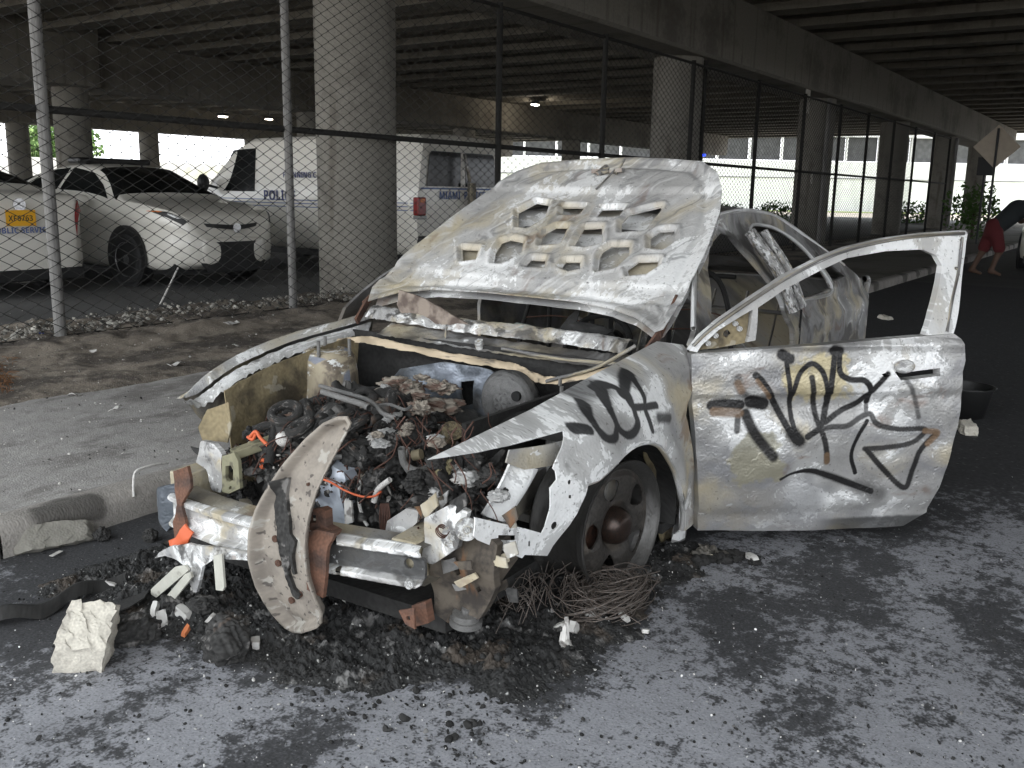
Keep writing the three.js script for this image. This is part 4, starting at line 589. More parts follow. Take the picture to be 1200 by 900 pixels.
// wheel well liner and hub carrier
{
  mesh('wheel_well', grid(20, 8, (u, v) => { const a = lerp(-0.15, 2.0, u); return [0.03 + 0.4 * Math.cos(a), 0.2 + 0.4 * Math.sin(a), lerp(0.4, 0.9, v)]; }), MB.soot, car);
  mesh('well_wall', span(-0.3, 0.45, 0.1, 0.62, 0.39, 0.41), MB.soot, car);
  mesh('suspension_arm', merge([beam([0.05, 0.2, 0.3], [0.02, 0.2, 0.66], 0.06, 0.03), rod([0.06, 0.25, 0.6], [0.1, 0.62, 0.56], 0.035, 10), tube([[.1, .3, .6], [.13, .4, .62], [.07, .48, .6], [.12, .55, .6]], .012)]), MB.dark, car);
  // torn fender liner behind the wheel
  const ln = [[757, 530], [775, 540], [784, 565], [790, 600], [788, 632], [803, 634], [801, 642], [775, 640], [762, 600], [758, 560]].map(p => L(p[0], p[1], 'z', 0.8));
  mesh('fender_liner', panel(ln.map(p => [p[0], p[1]]), [], (x, y, o) => [x, y, 0.8 + o + .05 * fb(x * 6, y * 5, 3)], .006, .03), MB.tan, car);
  const ds = [[786, 560], [800, 575], [804, 610], [800, 640], [788, 636], [794, 600]].map(p => L(p[0], p[1], 'z', 0.86));
  mesh('fender_liner', panel(ds.map(p => [p[0], p[1]]), [], (x, y, o) => [x, y, 0.86 + o + .02 * fb(x * 16, y * 12, 3)], .006, .02), MB.dark, car);
  const tb = [[797, 585], [801, 588], [803, 598], [800, 606], [803, 616], [802, 630], [795, 634], [788, 632], [790, 626], [796, 622]].map(p => L(p[0], p[1], 'z', 0.9));
  mesh('sill_bracket', panel(tb.map(p => [p[0], p[1]]), [], (x, y, o) => [x, y, 0.9 + o], .005, .02), MB.white, car);
}
// ---- engine bay: charred engine, melted looms, pipes
const rE = rng(4242);
MB.ashy = bm(tex(256, 256, .4, .4, (x, y) => { const f = fb(x * 14, y * 14, 5, .66); let c = mix3([.34, .3, .25], [.06, .05, .045], sst(-.15, .25, f)); return mix3(c, [.14, .07, .05], .7 * sst(.12, .3, fb(x * 11 + 4, y * 11, 4, .6))); }), { roughness: .95, bumpScale: .015 });
function lumpy(cx, cy, cz, rx, ry, rz, seed, m, parent, name = 'charred_lump', det = 4, amp = 0.55, f = 2.4) { const g = blob(rx, ry, rz, seed, det + 5, amp, f, 0.6); g.rotateY(seed * 1.3); g.translate(cx, cy, cz); return mesh(name, g, m, parent); }
{
  const eng = mesh('engine', (() => { const g = blob(0.34, 0.26, 0.36, 3.3, 40, 0.35, 2.2, 0.9); const p = g.attributes.position, n = g.attributes.normal; for (let i = 0; i < p.count; i++) { const x = p.getX(i), y = p.getY(i), z = p.getZ(i); const k = 0.035 * n3(x * 14, y * 14, z * 14) + 0.014 * n3(x * 40, y * 40, z * 40); p.setXYZ(i, x + n.getX(i) * k, y + n.getY(i) * k, z + n.getZ(i) * k); } g.computeVertexNormals(); g.translate(-0.27, 0.36, -0.1); return g; })(), MB.char, car);
  eng.userData.label = 'charred black engine covered in ash and burnt wiring';
  const eTop = (x, z) => 0.36 + 0.25 * Math.sqrt(Math.max(0.05, 1 - ((x + 0.27) / 0.36) ** 2 - ((z + 0.1) / 0.38) ** 2));
  for (let i = 0; i < 70; i++) { const x = rr(-0.6, 0.08, rE), z = rr(-0.47, 0.28, rE), y = eTop(x, z) + rr(-0.02, 0.02, rE), r = rr(0.018, 0.055, rE); const pick = rE(); lumpy(x, y, z, r * rr(.7, 1.4, rE), r * rr(.5, .9, rE), r * rr(.7, 1.5, rE), i + 1, pick < .78 ? MB.char : pick < .9 ? MB.soot : MB.ashy, eng, 'charred_lump', 4, 0.42); }
  for (let i = 0; i < 16; i++) { const p = L(rr(420, 530, rE), rr(440, 520, rE), 'y', 0.63); lumpy(p[0], p[1], p[2], rr(.012, .03, rE), rr(.008, .016, rE), rr(.015, .035, rE), i + 90, i % 3 ? MB.ashy : MB.light, eng, 'ash_clump', 4, 0.45); }
  for (let i = 0; i < 8; i++) { const p = L(rr(430, 525, rE), rr(446, 480, rE), 'y', 0.62); lumpy(p[0], p[1], p[2], rr(.03, .06, rE), rr(.015, .03, rE), rr(.03, .07, rE), i + 190, MB.ashy, eng, 'ash_clump', 4, 0.6); }
  // intake runners and hoses lying over the block
  for (let i = 0; i < 22; i++) { const x = rr(-.58, .02, rE), z = rr(-.4, .1, rE), a = rr(0, 6.28, rE), l = rr(.08, .16, rE), y = eTop(x, z); mesh('hose', tube([[x - l * Math.cos(a), y - .03, z - l * Math.sin(a)], [x, y + rr(.03, .06, rE), z], [x + l * Math.cos(a + .5), y - .01, z + l * Math.sin(a + .5)]], rr(.015, .03, rE), 9, 20), rE() < .7 ? MB.char : MB.soot, eng); }
  const ring = (px, py, Y, r, t) => { const p = L(px, py, 'y', Y); const g = new THREE.TorusGeometry(r, t, 10, 28); g.rotateX(1.1); g.rotateY(rr(0, 3, rE)); const q = g.attributes.position; for (let i = 0; i < q.count; i++) q.setXYZ(i, q.getX(i) * (1 + .1 * n3(q.getX(i) * 20, q.getY(i) * 20, 1)), q.getY(i), q.getZ(i)); g.translate(...p); mesh('hose_ring', g, MB.char, eng); };
  ring(335, 484, .61, .05, .018); ring(352, 500, .59, .042, .017); ring(395, 490, .65, .05, .016); ring(415, 497, .64, .04, .014); ring(455, 505, .6, .04, .014);
  const pipe = (pts, r, m, name = 'pipe') => mesh(name, tube(pts.map(p => L(p[0], p[1], 'y', p[2] ?? 0.68)), r, 8, 40), m, eng);
  pipe([[375, 452], [400, 459], [430, 468], [442, 477], [450, 485], [465, 490]], 0.008, MB.steel); pipe([[378, 459], [400, 466], [425, 474], [433, 478]], 0.012, MB.steel); pipe([[440, 476], [455, 474], [475, 480], [482, 476]], 0.006, MB.steel);
  pipe([[382, 502, .66], [392, 494, .67], [400, 497, .66], [396, 506, .64]], .006, MB.steel); pipe([[470, 525, .62], [475, 545, .56], [490, 552, .54], [500, 549, .54]], .012, MB.steel); pipe([[356, 530, .6], [380, 537, .58], [400, 535, .58]], .009, MB.steel);
  // exhaust manifold shield / cylinder end and pipe behind
  mesh('intake_pipe', rod(L(490, 490, 'x', 0.0), L(555, 492, 'x', 0.2), 0.045, 16), MB.soot, eng);
  lumpy(...L(510, 478, 'x', .08), .07, .035, .1, 61, MB.ashy, eng, 'ash_clump', 5, .5); lumpy(...L(465, 462, 'x', .1), .07, .03, .1, 66, MB.char, eng, 'ash_clump', 5, .6);
  const fil = L(533, 505, 'x', -.2); mesh('oil_filter', disc([fil[0] + .02, fil[1] - .02, fil[2] - .03], [-.3, .5, .4], .04, .05, 20), MB.tan, eng);
  { const v = [11, 12, 13].map(q => rock(1, q, .9)), m = mat({ roughness: .9 }), d = new THREE.Object3D(); const bits = new THREE.Group(); bits.name = 'char_bits'; bits.userData.kind = 'stuff'; eng.add(bits);
    v.forEach(g => { const im = new THREE.InstancedMesh(g, m, 1100); im.name = 'char_bits'; im.userData.kind = 'stuff'; for (let i = 0; i < 1100; i++) { const x = rr(-.64, .12, rE), z = rr(-.5, .34, rE), s = .003 + .011 * rE() ** 2; d.position.set(x, eTop(x, z) + rr(-.03, .035, rE), z); d.rotation.set(rE() * 6, rE() * 6, rE() * 6); d.scale.set(s * rr(.6, 1.6, rE), s * rr(.4, 1, rE), s * rr(.6, 1.6, rE)); d.updateMatrix(); im.setMatrixAt(i, d.matrix); const q = rE(), k = q < .75 ? rr(.012, .05, rE) : q < .9 ? rr(.08, .2, rE) : rr(.3, .6, rE); im.setColorAt(i, lin(k, k * .95, k * .88)); } im.castShadow = im.receiveShadow = true; bits.add(im); }); }
  // fine wiring, too many to count
  const ws = []; for (let i = 0; i < 170; i++) { const x = rr(-.62, .05, rE), z = rr(-.45, .32, rE), y = eTop(x, z) + .02, a = rr(0, 6.28, rE), l = rr(.04, .13, rE); ws.push(tube([[x, y, z], [x + l * .5 * Math.cos(a), y + rr(0, .05, rE), z + l * .5 * Math.sin(a)], [x + l * Math.cos(a + .6), y - rr(0, .08, rE), z + l * Math.sin(a + .6)]], rr(.0015, .0035, rE), 4, 8)); }
  stuff(mesh('burnt_wiring', merge(ws), MB.copper, eng)); 
  const w2 = []; for (let i = 0; i < 90; i++) { const p = L(rr(455, 580, rE), rr(470, 640, rE), 'x', rr(-.75, -.35, rE)); const a = rr(0, 6.28, rE), l = rr(.03, .12, rE); w2.push(tube([p, [p[0] + l * .3 * Math.cos(a), p[1] - l * .5, p[2] + l * .4 * Math.sin(a)], [p[0] + l * .5 * Math.cos(a), p[1] - l, p[2] + l * .7 * Math.sin(a + 1)]], rr(.0015, .003, rE), 4, 8)); }
  stuff(mesh('burnt_wiring', merge(w2), MB.copper, eng));
}
// ---- lower black mass that fills the bay, melted left headlamp corner
{
  mesh('bay_floor', span(-0.7, 0.4, 0.06, 0.12, -0.62, 0.62), MB.soot, car);
  const junk = mesh('melted_headlamp', (() => { const g = blob(.13, .13, .14, 7.7, 30, .5, 2.6, .9); const p = g.attributes.position; for (let i = 0; i < p.count; i++) { const x = p.getX(i), y = p.getY(i), z = p.getZ(i), k = 1 + .16 * n3(x * 30, y * 30, z * 30); p.setXYZ(i, x * k, y * k, z * k); } g.computeVertexNormals(); g.translate(...L(540, 582, 'x', -.52)); return g; })(), MB.char, car);
  for (let i = 0; i < 34; i++) { const p = L(rr(478, 590, rE), rr(535, 625, rE), 'x', rr(-.68, -.5, rE)), r = rr(.012, .035, rE); lumpy(p[0], p[1], p[2], r, r * .7, r * 1.2, i + 300, rE() < .75 ? MB.char : MB.light, junk, 'melted_lump', 4, .45); }
  lumpy(...L(515, 578, 'x', -.62), .03, .02, .04, 12, MB.light, junk, 'lamp_shell', 4, .5); lumpy(...L(520, 548, 'x', -.6), .02, .03, .03, 19, mat({ color: lin(.3, .26, .15), roughness: .6 }), junk, 'reflector_scrap', 3, .8); lumpy(...L(572, 552, 'x', -.45), .05, .01, .03, 21, MB.rust, junk, 'metal_scrap', 3, .4);
  for (let i = 0; i < 26; i++) { const p = L(rr(425, 500, rE), rr(520, 640, rE), 'x', rr(-.6, -.42, rE)), r = rr(.02, .05, rE); lumpy(p[0], p[1], p[2], r, r, r, i + 400, MB.char, junk, 'melted_lump', 4, .6); }
  for (let i = 0; i < 18; i++) { const p = L(rr(265, 330, rE), rr(510, 600, rE), 'x', rr(-.55, -.4, rE)), r = rr(.02, .05, rE); lumpy(p[0], p[1], p[2], r, r, r, i + 500, rE() < .7 ? MB.char : MB.tan, junk, 'melted_lump', 4, .6); }
  // tap-like pipe, cable ends
  mesh('brake_pipe', tube([[478, 525], [474, 543], [480, 553], [492, 554]].map(p => L(p[0], p[1], 'x', -.6)), .009, 8, 24), MB.steel, car);
  mesh('brass_fitting', disc(L(489, 533, 'x', -.6), [.2, .3, 1], .017, .03, 16), mat({ color: lin(.2, .17, .11), roughness: .7, metalness: .2 }), car);
  for (const [a, b, r] of [[530, 629, .033], [547, 620, .034]]) { const p = L(a, b, 'x', -.8); const h = mesh('horn', disc(p, [-.75, .1, .65], r, .008, 28), MB.light, car); mesh('horn_core', disc([p[0] - .006, p[1], p[2] + .005], [-.75, .1, .65], r * .25, .008, 12), MB.white, h); }
  mesh('copper_coil', (() => { const q = []; for (let i = 0; i < 30; i++) { const a = i * .7; q.push([Math.cos(a) * .018, i * .0007, Math.sin(a) * .018]); } const g = tube(q, .002, 4, 120); g.rotateX(.7); g.translate(...L(516, 625, 'x', -.82)); return g; })(), MB.copper, car);
}
// ---- front structure: rails, bumper beam, brackets
{
  // left chassis rail and its crushed end
  const rail = mesh('chassis_rail', merge([beam([-0.83, 0.33, 0.56], [0.2, 0.36, 0.5], 0.09, 0.13, [0, 1, 0], .008)]), MB.dark, car);
  mesh('chassis_rail', beam([-0.78, 0.33, -0.53], [0.2, 0.36, -0.5], 0.09, 0.13, [0, 1, 0], .008), MB.dark, car);
  const P = (arr, ax, v) => arr.map(p => L(p[0], p[1], ax, v));
  const plate = (name, arr, ax, v, m, t = .006, hol = [], rel = () => 0, par = car, e = .02) => { const q = P(arr, ax, v), h = hol.map(z => P(z, ax, v)); const to = ax === 'x' ? (p) => [p[2], p[1]] : (p) => [p[0], p[1]]; return mesh(name, panel(q.map(to), h.map(z => z.map(to)), ax === 'x' ? (z, y, o) => [v + o + rel(z, y), y, z] : (x, y, o) => [x, y, v + o + rel(x, y)], t, e), m, par); };
  plate('rail_gusset', [[500, 606], [530, 590], [548, 600], [540, 640], [510, 660], [497, 655]], 'x', -.79, MB.part, .02, [], (z, y) => .02 * fb(z * 9, y * 9, 2));
  plate('rail_gusset', [[455, 610], [478, 595], [492, 598], [490, 612], [478, 622], [462, 630], [453, 622]], 'x', -.72, MB.part, .012);
  plate('crash_box', [[512, 655], [560, 622], [582, 640], [580, 690], [558, 728], [524, 730], [510, 715], [506, 680]], 'x', -.74, MB.rustGrey || (MB.rustGrey = bm(tex(256, 256, .4, .4, (x, y) => { const f = fb(x * 12, y * 12, 5, .6); let c = mix3([.12, .1, .078], [.045, .038, .033], sst(-.2, .3, f)); return mix3(c, [.26, .13, .06], .6 * sst(.15, .35, fb(x * 14 + 3, y * 5, 4))); }), { roughness: .85 })), .03, [[[533, 668], [539, 664], [541, 672], [535, 675]], [[556, 690], [561, 687], [562, 694], [557, 696]]], (z, y) => .012 * fb(z * 6, y * 6, 3) - .016 * Math.sin(y * 24) + .02 * sst(.62, .66, z));
  plate('crash_box', [[556, 628], [590, 630], [598, 660], [580, 690], [560, 690]], 'x', -.66, MB.rustGrey, .06, [], (z, y) => .03 * fb(z * 7 + 3, y * 7, 3));
  plate('tow_bracket', [[468, 715], [486, 712], [487, 737], [476, 731]], 'x', -.86, MB.rust, .008, [[[477, 722], [481, 721], [482, 726], [478, 726]]]);
  plate('tow_bracket', [[486, 708], [502, 703], [506, 728], [488, 733]], 'x', -.8, MB.rust, .03);
  mesh('rubber_mount', (() => { const p = L(546, 728, 'x', -.72); const a = disc([p[0], p[1], p[2]], [0, 1, .1], .05, .018, 28), b = disc([p[0], p[1] + .018, p[2]], [0, 1, .1], .042, .02, 28), c = disc([p[0], p[1] + .034, p[2]], [0, 1, .1], .014, .016, 14); return merge([a, b, c]); })(), MB.steel, car);
  // bumper beam
  const arcX = (z) => -0.86 - 0.07 * (1 - ((z - 0.06) / 0.58) ** 2), yc = (z) => 0.293 + 0.036 * sst(-.5, .6, z);
  const bo = []; for (const [z, s] of [[-.46, -1], [-.2, -1], [.2, -1], [.55, -1], [.625, -1]]) bo.push([z, -0.062]); bo.push([.648, -.045], [.652, 0], [.645, .05], [.63, .064], [.55, .066], [.2, .064], [-.2, .062], [-.46, .06]);
  const ci = (z, y, r, n = 14) => [...Array(n)].map((_, i) => [z + r * Math.cos(i * 6.2832 / n), y + r * Math.sin(i * 6.2832 / n)]);
  const bt = tex(1024, 128, 1.2, .14, (x, y) => { const z = x - .5, Y = y - .07; let c = burnt(z * 1.3 + 70, Y * 2 + 3, { white: .24, tan: -.1, dark: .06, base: .45, s: 2.6 }); const b = sst(.04, .034, Math.abs(Y - .004 + .005 * fb(z * 20, 1, 3))) * sst(.2, .26, z); c = mix3(c, mix3([.045, .045, .045], [.55, .55, .55], sst(.12, .2, fb(z * 24, Y * 24, 5, .62) - .25 * sst(.35, .45, z) - .12)), b * .93); return c; }, false);
  const bmm = bm(bt, { bumpScale: .003, roughness: .5 });
  const beamM = mesh('bumper_beam', panel(bo, [ci(.36, .047, .014), ci(.372, -.047, .014), ci(-.43, .02, .005, 8), ci(-.38, .01, .006, 8), ci(.6, .01, .016, 12)], (z, y, o) => { const groove = 0.022 * sst(.04, .032, Math.abs(y)); const ed = .03 * sst(.055, .066, Math.abs(y)); return [arcX(z) + groove + ed - o, yc(z) + y, z]; }, .01, .009, (z, y) => [z + .5, y + .07]), bmm, car);
  beamM.userData.label = 'pale scorched bumper beam with a black groove';
  for (const y of [-.035, .035]) mesh('beam_web', grid(30, 2, (u, v) => { const z = lerp(-.46, .64, u); return [arcX(z) + .03 + v * .09, yc(z) + y * 1.7, z]; }), MB.dark, beamM);
  mesh('bolt', disc([arcX(.62) - .004, yc(.62) - .045, .615], [-1, 0, .2], .014, .012, 14), MB.white, beamM);
  // right end: bluish corner bracket, rust strap, orange rag
  plate('corner_bracket', [[184, 580], [195, 568], [210, 566], [208, 610], [203, 620], [190, 600], [183, 592]], 'x', -.84, MB.blue, .03, [], (z, y) => .02 * Math.sin(z * 40));
  plate('mount_strap', [[204, 552], [221, 546], [224, 572], [216, 590], [222, 650], [206, 640], [205, 610], [211, 590], [207, 574]], 'x', -.9, MB.rust, .012, [], (z, y) => .012 * fb(z * 12, y * 10, 2));
  plate('mount_strap', [[358, 625], [366, 622], [388, 627], [384, 640], [383, 682], [380, 700], [362, 690], [360, 660]], 'x', -.955, MB.rust, .014, [], (z, y) => .02 * sst(.36, .4, y) + .008 * fb(z * 12, y * 10, 2));
  plate('mount_bracket', [[357, 598], [380, 594], [386, 597], [386, 616], [397, 622], [394, 628], [378, 625], [366, 618], [357, 606]], 'x', -.9, MB.rust, .03, [[[361, 603], [374, 602], [374, 611], [363, 612]]], (z, y) => .01 * fb(z * 12, y * 10, 2));
  // radiator support upright, olive plate, crossbar
  plate('radiator_support', [[238, 516], [252, 520], [263, 532], [262, 576], [248, 574], [243, 550], [236, 540]], 'x', -.7, MB.part, .02, [], (z, y) => .03 * fb(z * 8, y * 8, 3));
  plate('lamp_plate', [[262, 534], [276, 530], [281, 540], [283, 572], [270, 578], [262, 576]], 'x', -.72, MB.olive || (MB.olive = bm(tex(128, 128, .3, .3, (x, y) => { const k = .27 + .06 * fb(x * 20, y * 20, 4); return mix3([k, k * .95, k * .62], [.09, .08, .06], .7 * sst(.15, .35, fb(x * 16 + 4, y * 16, 4))); }), { roughness: .7 })), .014, [[[266, 546], [272, 545], [275, 550], [275, 562], [270, 564], [266, 560]], [[270, 570], [273, 569], [273, 573], [270, 573]]]);
  mesh('crossbar', beam(L(272, 533, 'x', -.66), L(320, 516, 'x', -.52), .05, .035, [0, 1, 0], .006), MB.olive, car);
  plate('vertical_panel', [[284, 545], [312, 530], [325, 540], [322, 590], [300, 596], [286, 575]], 'x', -.5, MB.soot, .01);
  // pale reservoir
  plate('coolant_reservoir', [[352, 530], [372, 534], [395, 541], [412, 550], [416, 560], [410, 567], [414, 612], [400, 616], [378, 620], [356, 606]], 'x', -.58, bm(tex(256, 256, .3, .3, (x, y) => { const f = fb(x * 12, y * 12, 4); return mix3([.48, .52, .58], [.26, .28, .32], sst(-.1, .4, f)); }), { roughness: .35, bumpScale: .002 }), .06, [], (z, y) => -.02 * Math.sin((y - .3) * 14) + .012 * fb(z * 8, y * 8, 3));
  mesh('reservoir_cap', disc(L(381, 552, 'x', -.63), [-1, .4, .2], .026, .03, 18), MB.char, car);
  mesh('reservoir_flange', (() => { const q = P([[404, 582], [412, 580], [414, 612], [405, 614]], 'x', -.62); return panel(q.map(p => [p[2], p[1]]), [], (z, y, o) => [-.62 + o, y, z], .008, .03); })(), MB.porcelain, car);
  mesh('white_cap', (() => { const g = new THREE.CapsuleGeometry(.028, .03, 6, 16); g.rotateZ(1.2); g.rotateY(.6); g.translate(...L(333, 515, 'x', -.56)); return g; })(), MB.porcelain, car);
  const cable = (pts, r, m, x, name = 'orange_cable') => mesh(name, tube(pts.map(p => L(p[0], p[1], 'x', p[2] ?? x)), r, 6, 40), m, car);
  cable([[365, 558], [385, 564], [405, 575], [425, 582], [440, 581], [446, 576]], .004, MB.orange, -.66); cable([[364, 555], [388, 562], [410, 573]], .003, MB.copper, -.655, 'copper_cable');
  cable([[293, 512], [300, 506], [305, 513], [314, 522]], .007, MB.orange, -.6); cable([[300, 508], [296, 515], [290, 512]], .006, MB.orange, -.6); cable([[303, 543], [308, 548], [312, 541], [306, 539]], .008, MB.orange, -.6);
  plate('orange_rag', [[196, 634], [206, 630], [217, 614], [227, 624], [222, 636], [198, 640]], 'x', -.93, MB.orange, .006, [], (z, y) => .02 * fb(z * 14, y * 14, 2));
  cable([[422, 563, -.6], [421, 590, -.6], [428, 612, -.6], [431, 616, -.6]], .006, MB.porcelain, -.6, 'white_strip'); cable([[438, 588], [443, 574], [457, 562]], .01, MB.porcelain, -.64, 'white_strip');
  for (let i = 0; i < 7; i++) cable([[446 + i * 1.5, 590], [445 + i * 2, 608], [447 + i, 630 + i]], .0022, MB.copper, -.66 - .005 * i, 'copper_cable');
  lumpy(...L(440, 600, 'x', -.5), .07, .1, .09, 77, MB.char, car, 'alternator', 5, .3);
  lumpy(...L(392, 520, 'x', -.52), .08, .06, .1, 78, MB.char, car, 'charred_mass', 5, .5); lumpy(...L(437, 512, 'x', -.5), .018, .012, .018, 79, MB.porcelain, car, 'ash_clump', 4, .5);

  for (let i = 0; i < 26; i++) { const a = rr(488, 600, rE), b = rr(585, 700, rE), x = rr(-.8, -.66, rE), w = rr(5, 14, rE), h = rr(4, 12, rE), t = rr(-.5, .5, rE); plate('bent_tab', [[a - w, b - h * .6 + t * w], [a + w * .7, b - h - t * w], [a + w, b + h * .5 - t * w], [a - w * .4, b + h + t * w]], 'x', x, [MB.steel, MB.dark, MB.rustGrey, MB.char][i % 4], .006, [], (z, y) => .03 * fb(z * 14 + i, y * 14, 2)); }
  for (let i = 0; i < 14; i++) { const a = rr(225, 330, rE), b = rr(520, 600, rE), x = rr(-.62, -.45, rE), w = rr(4, 11, rE), h = rr(4, 14, rE), t = rr(-.5, .5, rE); plate('bent_tab', [[a - w, b - h * .6 + t * w], [a + w * .7, b - h - t * w], [a + w, b + h * .5 - t * w], [a - w * .4, b + h + t * w]], 'x', x, [MB.soot, MB.dark, MB.steel, MB.char][i % 4], .006, [], (z, y) => .03 * fb(z * 14 + i, y * 14, 2)); }
  // push bumper upright: dished shell with a melted black strip
  const so = [[352, 500], [362, 500], [370, 508], [370, 520], [366, 548], [360, 580], [357, 610], [357, 643], [360, 677], [367, 707], [371, 723], [366, 736], [357, 744], [333, 753], [320, 753], [312, 748], [303, 727], [294, 690], [290, 655], [291, 625], [296, 598], [305, 572], [315, 547], [328, 522], [340, 506]];
  const SX = -1.0, sq = so.map(p => { const q = L(p[0], p[1], 'x', SX); return [q[2], Math.max(q[1], .004)]; });
  const sdo = (x, y) => { let d = 1e9; for (let i = 0, j = sq.length - 1; i < sq.length; j = i++) { const [ax, ay] = sq[j], [bx, by] = sq[i], ex = bx - ax, ey = by - ay, t = Math.max(0, Math.min(1, ((x - ax) * ex + (y - ay) * ey) / (ex * ex + ey * ey))); d = Math.min(d, Math.hypot(x - ax - ex * t, y - ay - ey * t)); } return d; };
  const shMap = (z, y, o) => { const d = sdo(z, y); const q = L(330, 625, 'x', SX); const bow = 0.10 * ((y - .33) / .33) ** 2; return [SX + bow + 0.04 * sst(0.006, 0.03, d) + 0.01 * sst(.05, .12, d) + o + .002 * fb(z * 20, y * 20, 3), y, z]; };
  const stt = tex(256, 512, .5, .8, (x, y) => { const f = fb(x * 8, y * 8, 5, .6), k = 1 + .08 * n2(x * 120, y * 120); let c = mix3([.30, .265, .225], [.2, .175, .15], sst(-.2, .35, f)); c = mix3(c, [.42, .4, .36], .7 * sst(.2, .3, fb(x * 12 + 5, y * 12, 5, .62))); c = [c[0] * k, c[1] * k, c[2] * k]; return mix3(c, [.06, .05, .045], .8 * sst(.42, .5, fb(x * 40, y * 40, 3) + .1)); });
  const sh = mesh('push_bumper', panel(sq, [], shMap, .006, .008, (z, y) => [z + .2, y]), bm(stt, { roughness: .8, metalness: 0, bumpScale: .003 }), car);
  sh.userData.label = 'tall curved beige push bumper shell with melted black strip';
  const strip0 = [[323, 562], [333, 562], [335, 580], [340, 605], [344, 625], [352, 632], [348, 650], [349, 672], [346, 672], [344, 655], [340, 668], [344, 690], [350, 698], [346, 704], [340, 700], [336, 670], [331, 640], [329, 615], [324, 590]].map(p => { const q = L(p[0], p[1], 'x', SX + .05); return [q[2], q[1]]; });
  mesh('melted_strip', panel(strip0, [], (z, y, o) => { const q = shMap(z, y, 0); return [q[0] - .008 + o + .006 * fb(z * 60, y * 40, 3), y, z]; }, .014, .008), MB.char, sh);
  for (const [a, b] of [[326, 630], [347, 698], [336, 706], [328, 659], [354, 570]]) { const q = L(a, b, 'x', SX + .05), w = shMap(q[2], q[1], 0); mesh('bolt', disc([w[0] - .005, w[1], w[2]], [-1, 0, 0], b === 570 ? .005 : .011, .01, 12), MB.rust, sh); }

  // torn pale bar and slotted legs under the beam
  const bar = [[176, 656], [182, 649], [200, 640], [230, 634], [262, 638], [300, 650], [302, 660], [262, 650], [248, 660], [240, 690], [236, 690], [222, 660], [212, 656], [192, 652]];
  plate('lower_bar', bar, 'x', -.95, MB.part, .012, [], (z, y) => .03 * Math.sin(z * 9) + .01 * fb(z * 10, y * 10, 2));
  plate('slotted_leg', [[178, 690], [206, 664], [218, 662], [222, 668], [196, 690], [184, 700], [178, 696]], 'x', -.99, MB.olive2 || (MB.olive2 = bm(tex(128, 128, .3, .3, (x, y) => { const k = .5 + .08 * fb(x * 20, y * 20, 4); return mix3([k, k * .98, k * .86], [.2, .18, .15], .6 * sst(.2, .4, fb(x * 16 + 9, y * 16, 4))); }), { roughness: .7 })), .008);
  plate('slotted_leg', [[192, 703], [218, 672], [224, 670], [226, 676], [204, 704], [196, 712]], 'x', -1.0, MB.olive2, .008);
  plate('slotted_leg', [[251, 651], [261, 649], [264, 688], [262, 692], [254, 691]], 'x', -1.0, MB.olive2, .008);
}
// ---------------------------------------------------------------- parked police sedans behind the fence
const font = await new FontLoader().loadAsync('fonts/droid/droid_sans_bold.typeface.json');
function text(s, size, depth = 0.003) { const g = new TextGeometry(s, { font, size, depth, curveSegments: 4, bevelEnabled: false }); g.computeBoundingBox(); const b = g.boundingBox; g.translate(-(b.min.x + b.max.x) / 2, -(b.min.y + b.max.y) / 2, 0); return g; }
const MV = {
  paint: new THREE.MeshPhysicalMaterial({ color: lin(0.72, 0.69, 0.62), roughness: 0.32, clearcoat: 0.7, clearcoatRoughness: 0.12, side: THREE.DoubleSide }),
  glass: new THREE.MeshPhysicalMaterial({ color: lin(0.01, 0.011, 0.011), roughness: 0.12, metalness: 0, specularIntensity: 0.45, side: THREE.DoubleSide }),
  black: mat({ color: lin(0.012, 0.012, 0.012), roughness: 0.5 }), tyre: mat({ color: lin(0.018, 0.018, 0.018), roughness: 0.85 }), rim: mat({ color: lin(0.28, 0.28, 0.28), metalness: 0.7, roughness: 0.4 }),
  red: mat({ color: lin(0.25, 0.01, 0.01), roughness: 0.2 }), amber: mat({ color: lin(0.75, 0.2, 0.02), roughness: 0.3 }), lamp: mat({ color: lin(0.35, 0.35, 0.34), roughness: 0.15, metalness: 0.4 }), blue: mat({ color: lin(0.1, 0.15, 0.32), roughness: 0.5 }), navy: mat({ color: lin(0.02, 0.03, 0.12), roughness: 0.5 }), chrome: mat({ color: lin(.6, .6, .6), metalness: .9, roughness: .2 }),
};
const smooth = (xs, ys) => { const c = new THREE.CatmullRomCurve3(xs.map((x, i) => V(x, ys[i], 0)), false, 'catmullrom', 0.35), P = c.getPoints(160).map(p => [p.x, p.y]); return (x) => { if (x <= P[0][0]) return P[0][1]; for (let i = 1; i < P.length; i++) if (x <= P[i][0]) return lerp(P[i - 1][1], P[i][1], (x - P[i - 1][0]) / Math.max(1e-6, P[i][0] - P[i - 1][0])); return P[P.length - 1][1]; }; };
